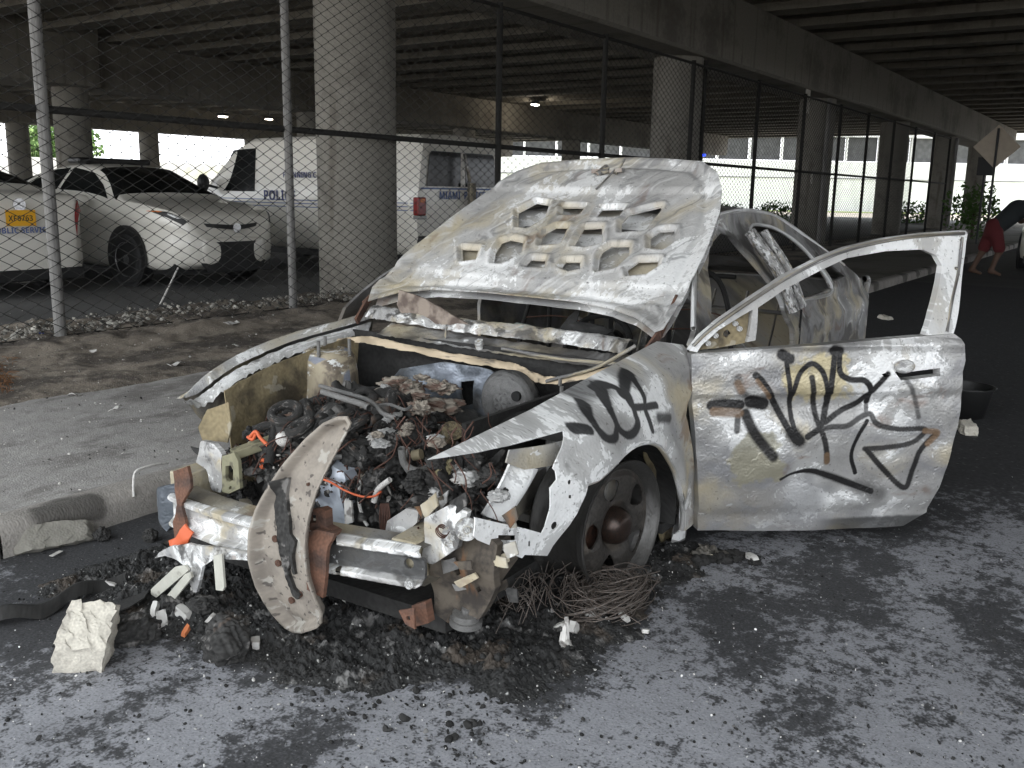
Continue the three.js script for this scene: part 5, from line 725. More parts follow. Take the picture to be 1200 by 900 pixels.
function wheelAt(parent, x, z, r, face) {
  const g = new THREE.Group(); g.name = 'wheel'; g.position.set(x, r, z); if (face < 0) g.rotation.y = Math.PI; parent.add(g);
  const lat = (pts, seg = 32) => { const q = new THREE.LatheGeometry(pts.map(p => new THREE.Vector2(...p)), seg); q.rotateX(Math.PI / 2); return q; };
  mesh('tyre', lat([[r * .66, .02], [r * .8, .03], [r * .95, .02], [r, -.02], [r, -.16], [r * .94, -.2], [r * .66, -.2]]), MV.tyre, g);
  mesh('rim', lat([[r * .66, .02], [r * .63, .0], [r * .6, -.05], [r * .58, -.15]]), MV.rim, g);
  for (let k = 0; k < 5; k++) { const a = k * 1.2566; mesh('spoke', beam([Math.cos(a) * .04, Math.sin(a) * .04, -.01], [Math.cos(a) * r * .63, Math.sin(a) * r * .63, -.005], .05, .03, [0, 0, 1], .006), MV.rim, g); }
  mesh('hub', disc([0, 0, -.01], [0, 0, 1], .06, .04, 16), MV.rim, g); return g;
}
function sedan(label, group) {
  const o = thing('police_sedan', label, 'car', [0, 0, 0], 0, group);
  const yT = smooth([-2.34, -2.3, -2.2, -1.9, -1.65, -1.2, -.6, -.1, .35, .7, 1.0, 1.2, 1.7, 2.05, 2.22, 2.3], [.72, 1.0, 1.1, 1.13, 1.15, 1.34, 1.46, 1.49, 1.45, 1.32, 1.15, 1.06, 1.0, .93, .84, .6]);
  const wd = smooth([-2.34, -2.25, -2.0, -1.4, 0, 1.4, 1.8, 2.1, 2.25, 2.3], [.66, .78, .85, .885, .89, .885, .86, .76, .62, .5]);
  const yb = (x) => lerp(.2, .3, sst(1.9, 2.3, x)) * 0.9;
  const sec = (x) => { const w = wd(x), t = yT(x), belt = Math.min(0.98 - .03 * x, t - .02), hi = t - belt > .06, wr = lerp(.93 * w, .58, sst(0.02, .42, t - belt)), b = yb(x);
    return [[0, b - .02], [w * .8, b], [w * .97, b + .07], [w, b + .22], [w * .985, .62 * belt + .12], [w, belt - .12], [w * .965, belt - .015], [lerp(w * .955, wr, .06), belt + .0 + .02 * (hi ? 1 : 0)], [lerp(w * .95, wr, .55), lerp(belt, t, .52)], [wr, lerp(belt, t, .9)], [wr * .86, lerp(belt, t, .985)], [wr * .5, t + .012], [0, t + .018]]; };
  const S = (x, k, off = 0) => { const q = sec(x), m = q.length - 1, kk = Math.max(0, Math.min(m - 1e-4, Math.abs(k))), i = Math.floor(kk), f = kk - i; const z = lerp(q[i][0], q[i + 1][0], f), y = lerp(q[i][1], q[i + 1][1], f), dy = q[i + 1][1] - q[i][1], dz = q[i + 1][0] - q[i][0], l = Math.hypot(dy, dz) || 1; return [x, y - dz / l * off, (z + dy / l * off) * (k < 0 ? -1 : 1)]; };
  const body = mesh('body', grid(120, 48, (u, v) => { const k = (v - .5) * 24; return S(lerp(-2.34, 2.3, u), k >= 0 ? 12 - k + (k === 0 ? 0 : 0) : -(12 + k)); }), MV.paint, o);
  mesh('front_bumper', grid(20, 40, (u, v) => { const k = (v - .5) * 24, a = S(2.3, k >= 0 ? 12 - k : -(12 + k)); const s = 1 - u; return [2.3 + .06 * Math.sqrt(1 - s * s), lerp(.42, a[1], s), a[2] * s]; }), MV.paint, o);
  mesh('rear_bumper', grid(20, 40, (u, v) => { const k = (v - .5) * 24, a = S(-2.34, k >= 0 ? 12 - k : -(12 + k)); const s = 1 - u; return [-2.34 - .05 * Math.sqrt(1 - s * s), lerp(.6, a[1], s), a[2] * s]; }), MV.paint, o);
  const patch = (name, pts, m, off = .006, e = .06) => mesh(name, panel(pts, [], (x, k, q) => S(x, k, off + q), 0.004, e), m, o);
  // glass: windscreen and rear window cross the middle, side panes between the pillars
  const across = (name, x0, x1, k0, k1) => mesh(name, grid(14, 24, (u, v) => { const w = (v - .5) * 2, k = lerp(k0 + u * (k1 - k0), 12, 1 - Math.abs(w)); return S(lerp(x0, x1, u), Math.sign(w || 1) * k, .006); }), MV.glass, o);
  across('windscreen', 1.06, 0.38, 8.0, 9.3); across('rear_window', -1.5, -.95, 8.0, 9.2);
  for (const s of [1, -1]) {
    patch('side_window', [[-.25, 7.6 * s], [.86, 7.6 * s], [.6, 8.35 * s], [.34, 8.8 * s], [-.15, 9 * s]], MV.glass); patch('side_window', [[-1.2, 7.8 * s], [-.33, 7.6 * s], [-.23, 9 * s], [-.65, 8.95 * s], [-1.0, 8.5 * s]], MV.glass);
    patch('headlamp', [[1.75, 6.2 * s], [1.9, 6.9 * s], [2.12, 6.9 * s], [2.24, 6.4 * s], [2.2, 5.4 * s], [2.0, 5.6 * s]], MV.black, .01, .03); patch('headlamp_lens', [[2.02, 6.5 * s], [2.12, 6.6 * s], [2.2, 6.1 * s], [2.14, 5.8 * s], [2.05, 5.9 * s]], MV.lamp, .016, .03); patch('turn_signal', [[1.73, 6.2 * s], [1.88, 6.75 * s], [1.97, 6.7 * s], [1.93, 6.0 * s]], MV.amber, .016, .03);
    patch('tail_lamp', [[-2.0, 6.3 * s], [-2.32, 6.9 * s], [-2.335, 5.2 * s], [-2.2, 4.9 * s], [-2.1, 5.5 * s]], MV.red, .012, .03);
    for (const x of [1.36, -1.34]) { mesh('wheel_arch', disc([x, .36, .895 * s], [0, 0, 1], .385, .03, 32), MV.black, o); wheelAt(o, x, .9 * s, .325, s); }
    const mir = mesh('wing_mirror', blob(.07, .075, .11, 3, 3, .05).translate(.62, 1.03, 1.0 * s), MV.paint, o); mesh('mirror_glass', disc([.56, 1.03, 1.0 * s], [-1, 0, 0], .06, .01, 16), MV.lamp, mir);
    mesh('fog_vent', panel([[.36, .60], [.36, .74], [.42, .62]].map(p => [p[0], p[1] * s]), [], (y, z, q) => [2.31 - .22 * Math.abs(z / .74) ** 3 + q, y, z], .006, .05), MV.black, o);
  }
  mesh('grille', panel([[-.42, .2], [.42, .2], [.5, .3], [.38, .56], [-.38, .56], [-.5, .3]], [], (z, y, q) => [2.372 - .1 * (z / .5) ** 2 + q, y, z], .012, .05), MV.black, o);
  mesh('upper_grille', panel([[-.56, .76], [-.2, .72], [0, .7], [.2, .72], [.56, .76], [.5, .79], [0, .76], [-.5, .79]], [], (z, y, q) => [2.345 - .22 * (z / .6) ** 2 + q, y, z], .012, .04), MV.black, o);
  mesh('badge', disc([2.352, .725, 0], [1, 0, 0], .06, .012, 20), MV.chrome, o);
  const pl = document.createElement('canvas'); pl.width = 256; pl.height = 128; const cx = pl.getContext('2d'); cx.fillStyle = '#e8ab18'; cx.fillRect(0, 0, 256, 128); cx.fillStyle = '#2a2418'; cx.font = 'bold 62px sans-serif'; cx.textAlign = 'center'; cx.fillText('XF6763', 128, 88);
  const pt = new THREE.CanvasTexture(pl); pt.colorSpace = THREE.SRGBColorSpace;
  const pg = new THREE.PlaneGeometry(.33, .17); pg.rotateY(-Math.PI / 2); pg.translate(-2.41, .86, 0); mesh('number_plate', pg, mat({ map: pt, roughness: .4 }), o);
  const rb = new THREE.Group(); rb.name = 'rear_lettering'; o.add(rb); { const g = text('PUBLIC SERVICE', .062); g.rotateY(-Math.PI / 2); g.translate(-2.402, .73, 0); mesh('lettering', g, MV.blue, rb); const b = disc([-2.4, 1.0, 0], [-1, 0, 0], .07, .012, 20); mesh('badge', b, MV.chrome, o); }
  mesh('rear_valance', span(-2.4, -2.2, .17, .3, -.7, .7, .02), MV.black, o);
  const lb = mesh('light_bar', span(-.38, -.1, 1.5, 1.58, -.55, .55, .03), MV.black, o); for (const s of [1, -1]) mesh('light_lens', span(-.385, -.095, 1.52, 1.57, .12 * s + (s < 0 ? -.42 : 0), .12 * s + (s > 0 ? .42 : 0), .02), MV.black, lb);
  mesh('light_bar_foot', span(-.3, -.18, 1.44, 1.5, -.4, .4), MV.black, o);
  mesh('underbody', span(-2.1, 2.1, .16, .3, -.75, .75), MV.black, o);
  return o;
}
const sed = sedan('white police sedan parked nose towards the fence, black lower grille', 'police sedans in the car park'); sed.position.set(7.87, 0.172, -11.9); sed.rotation.y = -Math.PI / 2;
copy(sed, [5.5, 0.172, -12.6], Math.PI / 2, 'white police sedan parked tail to the fence, yellow number plate showing');
copy(sed, [23.7, 0, -1.5], Math.PI, 'white sedan standing on the road beside the person in red shorts').userData.group = undefined;

// ---------------------------------------------------------------- police van, tail to the fence
{
  const o = thing('police_van', 'white police van with dark rear windows and blue stripe behind the column', 'van', [11.1, 0.172, -8.5], -Math.PI / 2 + Math.PI);   // local x forwards
  const yT = smooth([-5.5, -5.35, -4.9, -4.45, -3.9, -3.55, -3.3, -1, -.1, 0].map(x => x), [.75, .95, 1.08, 1.2, 1.78, 1.95, 1.98, 2.0, 1.98, 1.9]);
  // x measured forwards from the tail as -x here, so the body runs from 0 (tail) to 5.5 (nose)
  const half = (x) => 1.01 - .1 * sst(4.9, 5.5, x) - .02 * sst(.1, 0, x);
  const sec = (x) => { const w = half(x), t = yT(-x), belt = Math.min(1.08, t - .05); return [[0, .3], [w * .9, .32], [w * .98, .42], [w, .7], [w, belt], [lerp(w, w * .86, sst(.1, .9, t - belt)), lerp(belt, t, .93)], [w * .78 * lerp(1, 1, 0), t], [0, t + .03]]; };
  const S = (x, k, off = 0) => { const q = sec(x), m = q.length - 1, kk = Math.max(0, Math.min(m - 1e-4, Math.abs(k))), i = Math.floor(kk), f = kk - i; const z = lerp(q[i][0], q[i + 1][0], f), y = lerp(q[i][1], q[i + 1][1], f), dy = q[i + 1][1] - q[i][1], dz = q[i + 1][0] - q[i][0], l = Math.hypot(dy, dz) || 1; return [x, y - dz / l * off, (z + dy / l * off) * (k < 0 ? -1 : 1)]; };
  mesh('body', grid(90, 56, (u, v) => { const k = (v - .5) * 14; return S(u * 5.5, k >= 0 ? 7 - k : -(7 + k)); }), MV.paint, o);
  mesh('rear_panel', grid(10, 56, (u, v) => { const k = (v - .5) * 14, a = S(0, k >= 0 ? 7 - k : -(7 + k)), s = 1 - u; return [-.03 * Math.sqrt(1 - s * s), lerp(1.1, a[1], s), a[2] * s]; }), MV.paint, o);
  mesh('nose', grid(10, 56, (u, v) => { const k = (v - .5) * 14, a = S(5.5, k >= 0 ? 7 - k : -(7 + k)), s = 1 - u; return [5.5 + .06 * Math.sqrt(1 - s * s), lerp(.55, a[1], s), a[2] * s]; }), MV.paint, o);
  // local z: which side faces the camera is fixed by the turn; build both
  for (const s of [1, -1]) {
    mesh('door_window', panel([[3.3, 1.16], [4.42, 1.16], [4.3, 1.32], [3.9, 1.8], [3.36, 1.82]], [], (x, y, q) => { const t = yT(-x), w = half(x); const z = lerp(w, w * .86, Math.min(1, Math.max(0, (y - 1.08) / (t - 1.08) / .93))); return [x, y, (z + .008 + q) * s]; }, .006, .1), MV.glass, o);
    mesh('wing_mirror', merge([blob(.09, .14, .1, 5, 3, .05).translate(4.28, 1.28, 1.2 * s), beam([4.2, 1.2, .98 * s], [4.28, 1.25, 1.15 * s], .04, .04)]), MV.black, o);
    for (let i = 0; i < 3; i++) mesh('stripe', panel([[.05, 1.04 - i * .05], [4.3, 1.04 - i * .05], [4.3, 1.052 - i * .05], [.05, 1.052 - i * .05]], [], (x, y, q) => [x, y, (half(x) + .005 + q) * s], .003, .3), MV.blue, o);
    for (const x of [4.35, 1.2]) { mesh('wheel_arch', disc([x, .42, 1.0 * s], [0, 0, 1], .42, .03, 28), MV.black, o); wheelAt(o, x, 1.01 * s, .36, s); }
    mesh('tail_lamp', span(-.045, .06, .88, 1.13, s > 0 ? .84 : -1.015, s > 0 ? 1.015 : -.84, .02), MV.red, o); mesh('turn_signal', span(-.05, -.04, 1.06, 1.11, s > 0 ? .88 : -.97, s > 0 ? .97 : -.88, .002), MV.amber, o); mesh('reverse_lamp', span(-.05, .06, .83, .88, s > 0 ? .84 : -1.01, s > 0 ? 1.01 : -.84, .01), MV.lamp, o);
    mesh('rear_window', panel([[.06, 1.28], [.82, 1.28], [.76, 1.72], [.72, 1.76], [.06, 1.76]].map(p => [p[0] * s, p[1]]), [], (z, y, q) => [-.034 - q, y, z], .006, .2), MV.glass, o);
    const wr = text('POLICE', .15); wr.rotateY(s > 0 ? 0 : Math.PI); wr.translate(2.72, 1.11, 1.016 * s); mesh('lettering', wr, MV.navy, o);
    const w2 = text('PLANNING C', .085); w2.rotateY(s > 0 ? 0 : Math.PI); w2.translate(2.3, 1.42, .985 * s); mesh('lettering', w2, MV.navy, o);
  }
  const rl = text('MIAMI  POLICE', .11); rl.rotateY(-Math.PI / 2); rl.translate(-.035, 1.16, 0); mesh('lettering', rl, MV.blue, o);
  mesh('rear_stripe', span(-.036, -.03, 1.24, 1.262, -.95, .95), MV.blue, o);
  mesh('rear_bumper', span(-.16, .05, .42, .6, -.98, .98, .04), MV.black, o); mesh('plate_box', span(-.07, -.03, .9, 1.04, .1, .42, .01), MV.black, o);
  mesh('rack_arm', merge([beam([-.06, 1.75, .0], [-.1, 1.35, .08], .04, .03), box(.06, .34, .16, -.12, 1.17, .1, .02)]), MB.dark, o);
  mesh('underbody', span(.2, 5.2, .22, .4, -.85, .85), MV.black, o);
}

// ---------------------------------------------------------------- lamps under the deck
for (const [px, py, z] of [[627, 123, -22], [261, 137, -30], [315, 140, -36]]) {
  const p = onPlane(px, py, 'z', z); const o = thing('ceiling_lamp', 'small lit floodlight hanging under the dark overpass deck', 'lamp', [p.x, p.y, p.z], 0, 'lamps under the deck');
  mesh('housing', merge([box(.4, .1, .25, 0, .08, 0, .02), rod([0, .1, 0], [0, 5.2 - p.y, 0], .02, 6)]), MV.black, o);
  mesh('lens', box(.34, .05, .2, 0, .01, 0, .015), new THREE.MeshStandardMaterial({ color: 0xffffff, emissive: 0xfff4e0, emissiveIntensity: 1.4 }), o);
  const l = new THREE.PointLight(0xfff0d8, 0.5); l.position.set(0, -.08, 0); l.castShadow = true; o.add(l);
}

// ---------------------------------------------------------------- far sunlit side: facade, signs, shrubs
{
  const hd = V(Math.cos(YAW), 0, -Math.sin(YAW)), c = hd.clone().multiplyScalar(90);
  const o = thing('concrete_building', 'long sunlit white building with dark mesh-covered window band beyond the columns', 'building', [c.x, 0, c.z], YAW - Math.PI / 2); o.scale.setScalar(1.364);
  // local x runs to the right of the view, z towards the camera
  const wh = mat({ map: tex(128, 128, 6, 6, (x, y) => { const k = .72 + .05 * fb(x, y, 4); return [k, k * .99, k * .96]; }), roughness: .9 }), dk = mat({ map: tex(128, 128, 4, 4, (x, y) => { const k = .05 + .04 * fb(x * 3, y * 3, 4); return [k, k, k]; }), roughness: .6 });
  mesh('lower_wall', span(-6, 60, 0, 3.35, -.6, 0), wh, o); mesh('upper_wall', span(-6, 60, 5.0, 7.2, -.6, 0), wh, o); mesh('roof', span(-6, 60, 7.2, 7.5, -8, .3), wh, o);
  for (let x = -6; x < 60; x += 2.2) { mesh('window', span(x + .05, x + 2.1, 3.4, 4.98, -.4, -.3), dk, o); mesh('mullion', span(x - .05, x + .05, 3.35, 5.0, -.35, -.1), wh, o); }
  for (let x = -5; x < 58; x += 3.4) mesh('slot', span(x, x + 2.2, 5.55, 5.8, -.02, .03), dk, o);
  mesh('wall_rail', span(-6, 60, 2.2, 2.24, .04, .08), dk, o);
  const b = thing('warning_light', 'small red and blue warning light on the far wall', 'light', [0, 0, 0]); const bp = onPlane(823, 181, 'x', 57); b.position.copy(bp);
  mesh('bracket', rod([0, -.5, 0], [0, 0, 0], .04, 8), MV.black, b); mesh('blue_lens', box(.25, .22, .4, 0, .0, 0, .05), new THREE.MeshStandardMaterial({ color: lin(.02, .05, .6), emissive: lin(.02, .05, .9), emissiveIntensity: .6 }), b); mesh('red_lens', box(.2, .16, .25, 0, .2, 0.05, .05), new THREE.MeshStandardMaterial({ color: lin(.6, .02, .02), emissive: lin(.9, .05, .05), emissiveIntensity: .3 }), b);
}
const leafM = mat({ color: lin(0.06, 0.12, 0.025), roughness: 0.8 }), barkM = mat({ color: lin(.08, .06, .045) });
function foliage(n, rx, ry, rz, ls, seed) { const q = rng(seed), pos = [], idx = []; for (let i = 0; i < n; i++) { const a = q() * 6.28, u = q() * 2 - 1, r = Math.cbrt(q()) * (1 + .25 * Math.sin(a * 3 + seed)), s = Math.sqrt(1 - u * u), cx = r * s * Math.cos(a) * rx, cy = u * r * ry, cz = r * s * Math.sin(a) * rz; const d = V(q() - .5, q() - .5, q() - .5).normalize(), e = V(q() - .5, q() - .5, q() - .5).cross(d).normalize(), k = pos.length / 3, l = ls * (.6 + q() * .8); for (const [m, w] of [[-.5, 0], [0, .28], [.5, 0], [0, -.28]]) pos.push(cx + d.x * m * l + e.x * w * l, cy + d.y * m * l + e.y * w * l, cz + d.z * m * l + e.z * w * l); idx.push(k, k + 1, k + 2, k, k + 2, k + 3); } const g = new THREE.BufferGeometry(); g.setAttribute('position', new THREE.Float32BufferAttribute(pos, 3)); g.setIndex(idx); g.computeVertexNormals(); return g; }
for (const [px, py, x, w, h, s] of [[850, 252, 40, .9, .5, 3], [912, 250, 46, 1.2, .6, 5], [1142, 246, 34, .8, .9, 7], [1075, 252, 50, 1.2, .6, 9], [700, 232, 44, 1.6, .9, 11]]) { const p = onPlane(px, py, 'x', x); const o = thing('shrub', ['low green shrub at the far edge beside the burnt hood', 'green shrub by the far kerb between two columns', 'taller green shrub growing beside the road signs', 'spreading low shrub before the far white wall', 'wide low shrub in the far gap between columns'][(s - 3) / 2], 'shrub', [p.x, 0, p.z], 0, 'shrubs along the far edge'); const lift = Math.max(.35, p.y); mesh('foliage', foliage(700, w, h, w, .16, s).translate(0, lift, 0), leafM, o); mesh('stem', rod([0, 0, 0], [0, lift, 0], .05, 6), barkM, o); }
struct('grass_strip', (() => { const g = sheet(-6, 60, 0.4, 3.5, 0.02); const hd = V(Math.cos(YAW), 0, -Math.sin(YAW)).multiplyScalar(90); g.scale(1.364, 1, 1.364); g.rotateY(YAW - Math.PI / 2); g.translate(hd.x, 0, hd.z); return g; })(), mat({ color: lin(.09, .14, .03) }));
{
  const p = onPlane(1168, 172, 'x', 27), o = thing('road_sign', 'back of a diamond-shaped road sign on a dark post', 'sign', [p.x, 0, p.z], YAW - Math.PI / 2 - .45);
  const q = new THREE.BoxGeometry(.76, .76, .004); q.rotateZ(Math.PI / 4); q.translate(0, p.y, 0); mesh('sign_panel', q, mat({ map: tex(64, 64, 1, 1, (x, y) => { const k = .42 + .06 * fb(x * 5, y * 5, 4); return [k, k * .86, k * .68]; }), roughness: .6, metalness: .2 }), o); mesh('post', rod([0, 0, .03], [0, p.y + .45, .03], .03, 8), MV.black, o);
  const r = onPlane(1155, 195, 'x', 30), s = thing('road_sign', 'small dark rectangular sign on a thin post beside the diamond sign', 'sign', [r.x, 0, r.z], YAW - Math.PI / 2); mesh('sign_panel', box(.46, .5, .02, 0, r.y, 0), MV.black, s); mesh('post', rod([0, 0, -.03], [0, r.y + .3, -.03], .03, 8), MV.black, s);
}
// beyond the left openings: sunlit yard wall and trees
{
  const o = thing('yard_wall', 'pale sunlit wall seen through the openings behind the parked cars', 'wall'); const wm = mat({ map: tex(256, 64, 20, 5, (x, y) => { const k = .6 + .1 * fb(x * .5, y, 4); return mix3([k, k * .97, k * .9], [.5, .5, .2], .4 * sst(.1, .4, fb(x * .4 + 7, y * .6, 3))); }), roughness: .9 });
  for (let i = 0; i < 10; i++) mesh('wall_panel', span(8 + i * 6, 13.95 + i * 6, 0, 3.4, -76.2, -76), wm, o);
  for (const [x, s, l] of [[24, 3, 'leafy green tree beyond the yard wall left of the red car'], [33, 8, 'broad green tree beyond the pale yard wall'], [47, 12, 'round green tree standing behind the pale yard wall']]) { const t = thing('tree', l, 'tree', [x, 0, -79 - s * .1]); mesh('crown', foliage(2600, 3, 2.2, 3, .5, s).translate(0, 4.6, 0), leafM, t); mesh('trunk', rod([0, 0, 0], [0, 4, 0], .25, 8, .15), barkM, t); }
}
// ---------------------------------------------------------------- person bending by the far car
{
  const P0 = onPlane(1152, 323, 'y', 0), o = thing('person', 'person in dark shirt and red shorts bending over beside a white car', 'person', [P0.x, 0, P0.z], -0.95);
  // local: x to the right of the picture (towards what they lean over)
  const bones = (list, res, cx, cy, cz, half) => { const mc = new MarchingCubes(res, mat({}), false, false, 60000); mc.isolation = 0; const f = mc.field, n = mc.size; const A = V(), B = V();
    for (let k = 0; k < n; k++) for (let j = 0; j < n; j++) for (let i = 0; i < n; i++) { const x = cx + (i / n * 2 - 1) * half, y = cy + (j / n * 2 - 1) * half, z = cz + (k / n * 2 - 1) * half; let e = 0; for (const [a, b, r0, r1] of list) { const dx = b[0] - a[0], dy = b[1] - a[1], dz = b[2] - a[2], l = dx * dx + dy * dy + dz * dz; let t = l ? ((x - a[0]) * dx + (y - a[1]) * dy + (z - a[2]) * dz) / l : 0; t = Math.max(0, Math.min(1, t)); const d = Math.hypot(x - a[0] - dx * t, y - a[1] - dy * t, z - a[2] - dz * t) - lerp(r0, r1, t); e += Math.exp(-d * 45); } f[k * n * n + j * n + i] = Math.log(Math.max(e, 1e-12)) / 45; }
    mc.update(); const g = new THREE.BufferGeometry(), c = mc.count, p = new Float32Array(mc.positionArray.slice(0, c * 3)), nn = new Float32Array(mc.normalArray.slice(0, c * 3)); for (let i = 0; i < p.length; i += 3) { p[i] = cx + p[i] * half; p[i + 1] = cy + p[i + 1] * half; p[i + 2] = cz + p[i + 2] * half; } g.setAttribute('position', new THREE.BufferAttribute(p, 3)); g.setAttribute('normal', new THREE.BufferAttribute(nn, 3)); return g; };
  const skin = mat({ color: lin(.09, .05, .032), roughness: .7 }), shirt = mat({ color: lin(.02, .024, .026), roughness: .95 }), shorts = mat({ color: lin(.09, .012, .014), roughness: .9 });
  const hip = [.12, .84, 0], chest = [.5, 1.22, 0], neck = [.62, 1.33, 0], head = [.72, 1.4, .02];
  const legs = []; for (const s of [1, -1]) { const k = [.1 + s * .1, .47, .1 * s], a = [-.05 + s * .12, .1, .12 * s]; legs.push([[hip[0], hip[1] - .04, .09 * s], k, .085, .06], [k, a, .058, .038], [a, [a[0] + .17, .035, a[2]], .04, .03]); }
  const arms = []; for (const s of [1, -1]) { const sh = [.52, 1.2, .18 * s], el = [.72, 1.02, .24 * s], wr = [.95, 1.0, .16 * s]; arms.push([sh, el, .05, .042], [el, wr, .04, .028], [wr, [1.02, .98, .15 * s], .035, .025]); for (let f = 0; f < 4; f++) arms.push([[1.02, .98, .15 * s + (f - 1.5) * .022], [1.1 - Math.abs(f - 1.2) * .008, .955, .15 * s + (f - 1.5) * .026], .01, .008]); arms.push([[.99, .98, .15 * s - .03], [1.05, .96, .15 * s - .065], .011, .009]); }
  mesh('body', bones([...legs, ...arms, [hip, chest, .13, .15], [chest, neck, .13, .06], [neck, head, .055, .075], [[.74, 1.41, .02], [.78, 1.45, .02], .09, .085], [[.83, 1.38, .02], [.85, 1.375, .02], .022, .015]], 96, .5, .8, 0, .86), skin, o);
  mesh('shirt', bones([[[.14, .9, 0], chest, .155, .185], [[.5, 1.2, -.16], [.5, 1.2, .16], .09, .09], [chest, [.58, 1.3, 0], .15, .08], [[.52, 1.2, .18], [.66, 1.08, .225], .075, .065], [[.52, 1.2, -.18], [.66, 1.08, -.225], .075, .065]], 64, .38, 1.08, 0, .42), shirt, o);
  mesh('shorts', bones([[[.1, .92, 0], [.1, .8, 0], .15, .15], [[.1, .8, .09], [.19, .52, .1], .115, .105], [[.1, .8, -.09], [.01, .52, -.1], .115, .105]], 56, .1, .72, 0, .4), shorts, o);
  mesh('hair', bones([[[.72, 1.45, .02], [.77, 1.49, .02], .095, .085]], 40, .75, 1.46, .02, .16), MV.black, o);
}
// ---------------------------------------------------------------- debris on the ground
const G = (px, py, y = 0) => onPlane(px, py, 'y', y);
const rD = rng(991);
{
  // charred crust under the car's front: uneven cake of molten plastic and ash
  const toW = (x, z) => V(x, 0, z).applyMatrix4(car.matrixWorld);
  const mh = (x, z) => { const e = Math.min(sst(-.05, .14, x - crustLim(z) + .14 * fb(z * 4.3, 1.7, 4)), sst(1.12, .86, z + .16 * fb(x * 3.2, 9, 4)), sst(-.95, -.7, z + .1 * fb(x * 4, 3, 3)), sst(.75, .45, x + .2 * fb(z * 3, 5, 3)));
    const f = fb(x * 5, z * 5, 5, .62), g = fb(x * 17 + 4, z * 17, 4, .6), h = n2(x * 60, z * 60); return -0.012 + e * (0.022 + 0.03 * sst(-.2, .5, f) + 0.03 * Math.max(0, g) + 0.009 * h + .006 * n2(x * 110, z * 110)); };
  const ct = tex(1024, 1024, 2.2, 2.3, (x, y) => { const f = fb(x * 6, y * 6, 5, .6), g = fb(x * 26, y * 26, 4, .62), h = n2(x * 120, y * 120); let k = .024 + .014 * f + .014 * g + .01 * h; let c = [k, k * .985, k * .97]; c = mix3(c, [.17, .165, .16], .8 * sst(.18, .34, fb(x * 9 + 4, y * 9, 5, .62) + .25 * g)); c = mix3(c, [.1, .075, .055], .5 * sst(.2, .4, fb(x * 5 + 40, y * 5, 4))); return mix3(c, [.6, .6, .58], .6 * sst(.56, .62, n2(x * 70, y * 70) * .75 + .4 * n2(x * 130, y * 130))); }, false);
  const o = struct('charred_crust', grid(330, 320, (u, v) => { const x = lerp(-1.4, .8, u), z = lerp(1.25, -1.05, v), p = toW(x, z); return [p.x, mh(x, z) + .003, p.z]; }, (u, v) => [u * 2.2, v * 2.3]), mat({ map: ct, roughness: .85, bumpMap: fineBump, bumpScale: .012 })); o.userData.kind = 'stuff'; tag(o, 'black charred crust of melted plastic and ash beneath the burnt car', 'ash');
  // clods, crumbs and flakes
  const variants = [1, 2, 3, 4].map(s => { const g = rock(1, s * 7 + 3, .9); return g; });
  const scat = (name, label, cat, n, place, size, cols, flat = 0.6, m = mat({ roughness: .9 })) => { const k = Math.ceil(n / 4); const g0 = new THREE.Group(); g0.name = numbered(name); scene.add(g0); tag(g0, label, cat); g0.userData.kind = 'stuff'; variants.forEach((g, vi) => { const im = new THREE.InstancedMesh(g, m, k), d = new THREE.Object3D(); for (let i = 0; i < k; i++) { const p = place(), s = size(); d.position.set(p[0], p[1], p[2]); d.rotation.set(rD() * .8, rD() * 6.28, rD() * .8); d.scale.set(s * rr(.7, 1.4, rD), s * flat * rr(.6, 1.2, rD), s * rr(.7, 1.3, rD)); d.updateMatrix(); im.setMatrixAt(i, d.matrix); const c = cols(); im.setColorAt(i, lin(c[0], c[1], c[2])); } im.name = 'pieces'; im.castShadow = im.receiveShadow = true; g0.add(im); }); return g0; };
  const dk = () => { const k = rr(.01, .035, rD); return rD() < .05 ? [.18, .175, .17] : [k, k * .97, k * .94]; };
  scat('char_clods', 'loose black char clods lying round the front of the burnt car', 'debris', 2200, () => { const a = rD() < .7; const x = rr(-1.15, .5, rD), z = a ? rr(-.85, 1.0, rD) : rr(.4, 1.05, rD), p = toW(x, z); return [p.x, Math.max(0, mh(x, z)) + .004, p.z]; }, () => .0025 + .012 * rD() ** 4, dk, .75);
  scat('char_crumbs', 'scattered black crumbs and soot grit on the pale ash road', 'debris', 1300, () => { const p = G(rr(-40, 1240, rD), rr(640, 905, rD)); return [p.x, .003, p.z]; }, () => .0015 + .006 * rD() ** 3, dk, .6);
  scat('ash_flakes', 'tiny white ash flakes and paint chips strewn over the dark road', 'debris', 1500, () => { const p = G(rr(-40, 1240, rD), 430 + 475 * Math.sqrt(rD())); return p.z > -3.45 && p.x < 12 ? [p.x, .005, p.z] : [2 + rD(), .004, -1 - rD()]; }, () => .0007 + .0035 * rD() ** 5, () => { const k = rr(.35, .85, rD); return [k, k * .98, k * .95]; }, .3);
  scat('ash_flakes', 'white chips and grit lying in the charred crust under the engine', 'debris', 700, () => { const x = rr(-1.25, .4, rD), z = rr(-.8, 1.15, rD), p = toW(x, z); return [p.x, Math.max(0, mh(x, z)) + .006, p.z]; }, () => .001 + .005 * rD() ** 4, () => { const k = rr(.2, .7, rD); return [k, k * .98, k * .94]; }, .4);
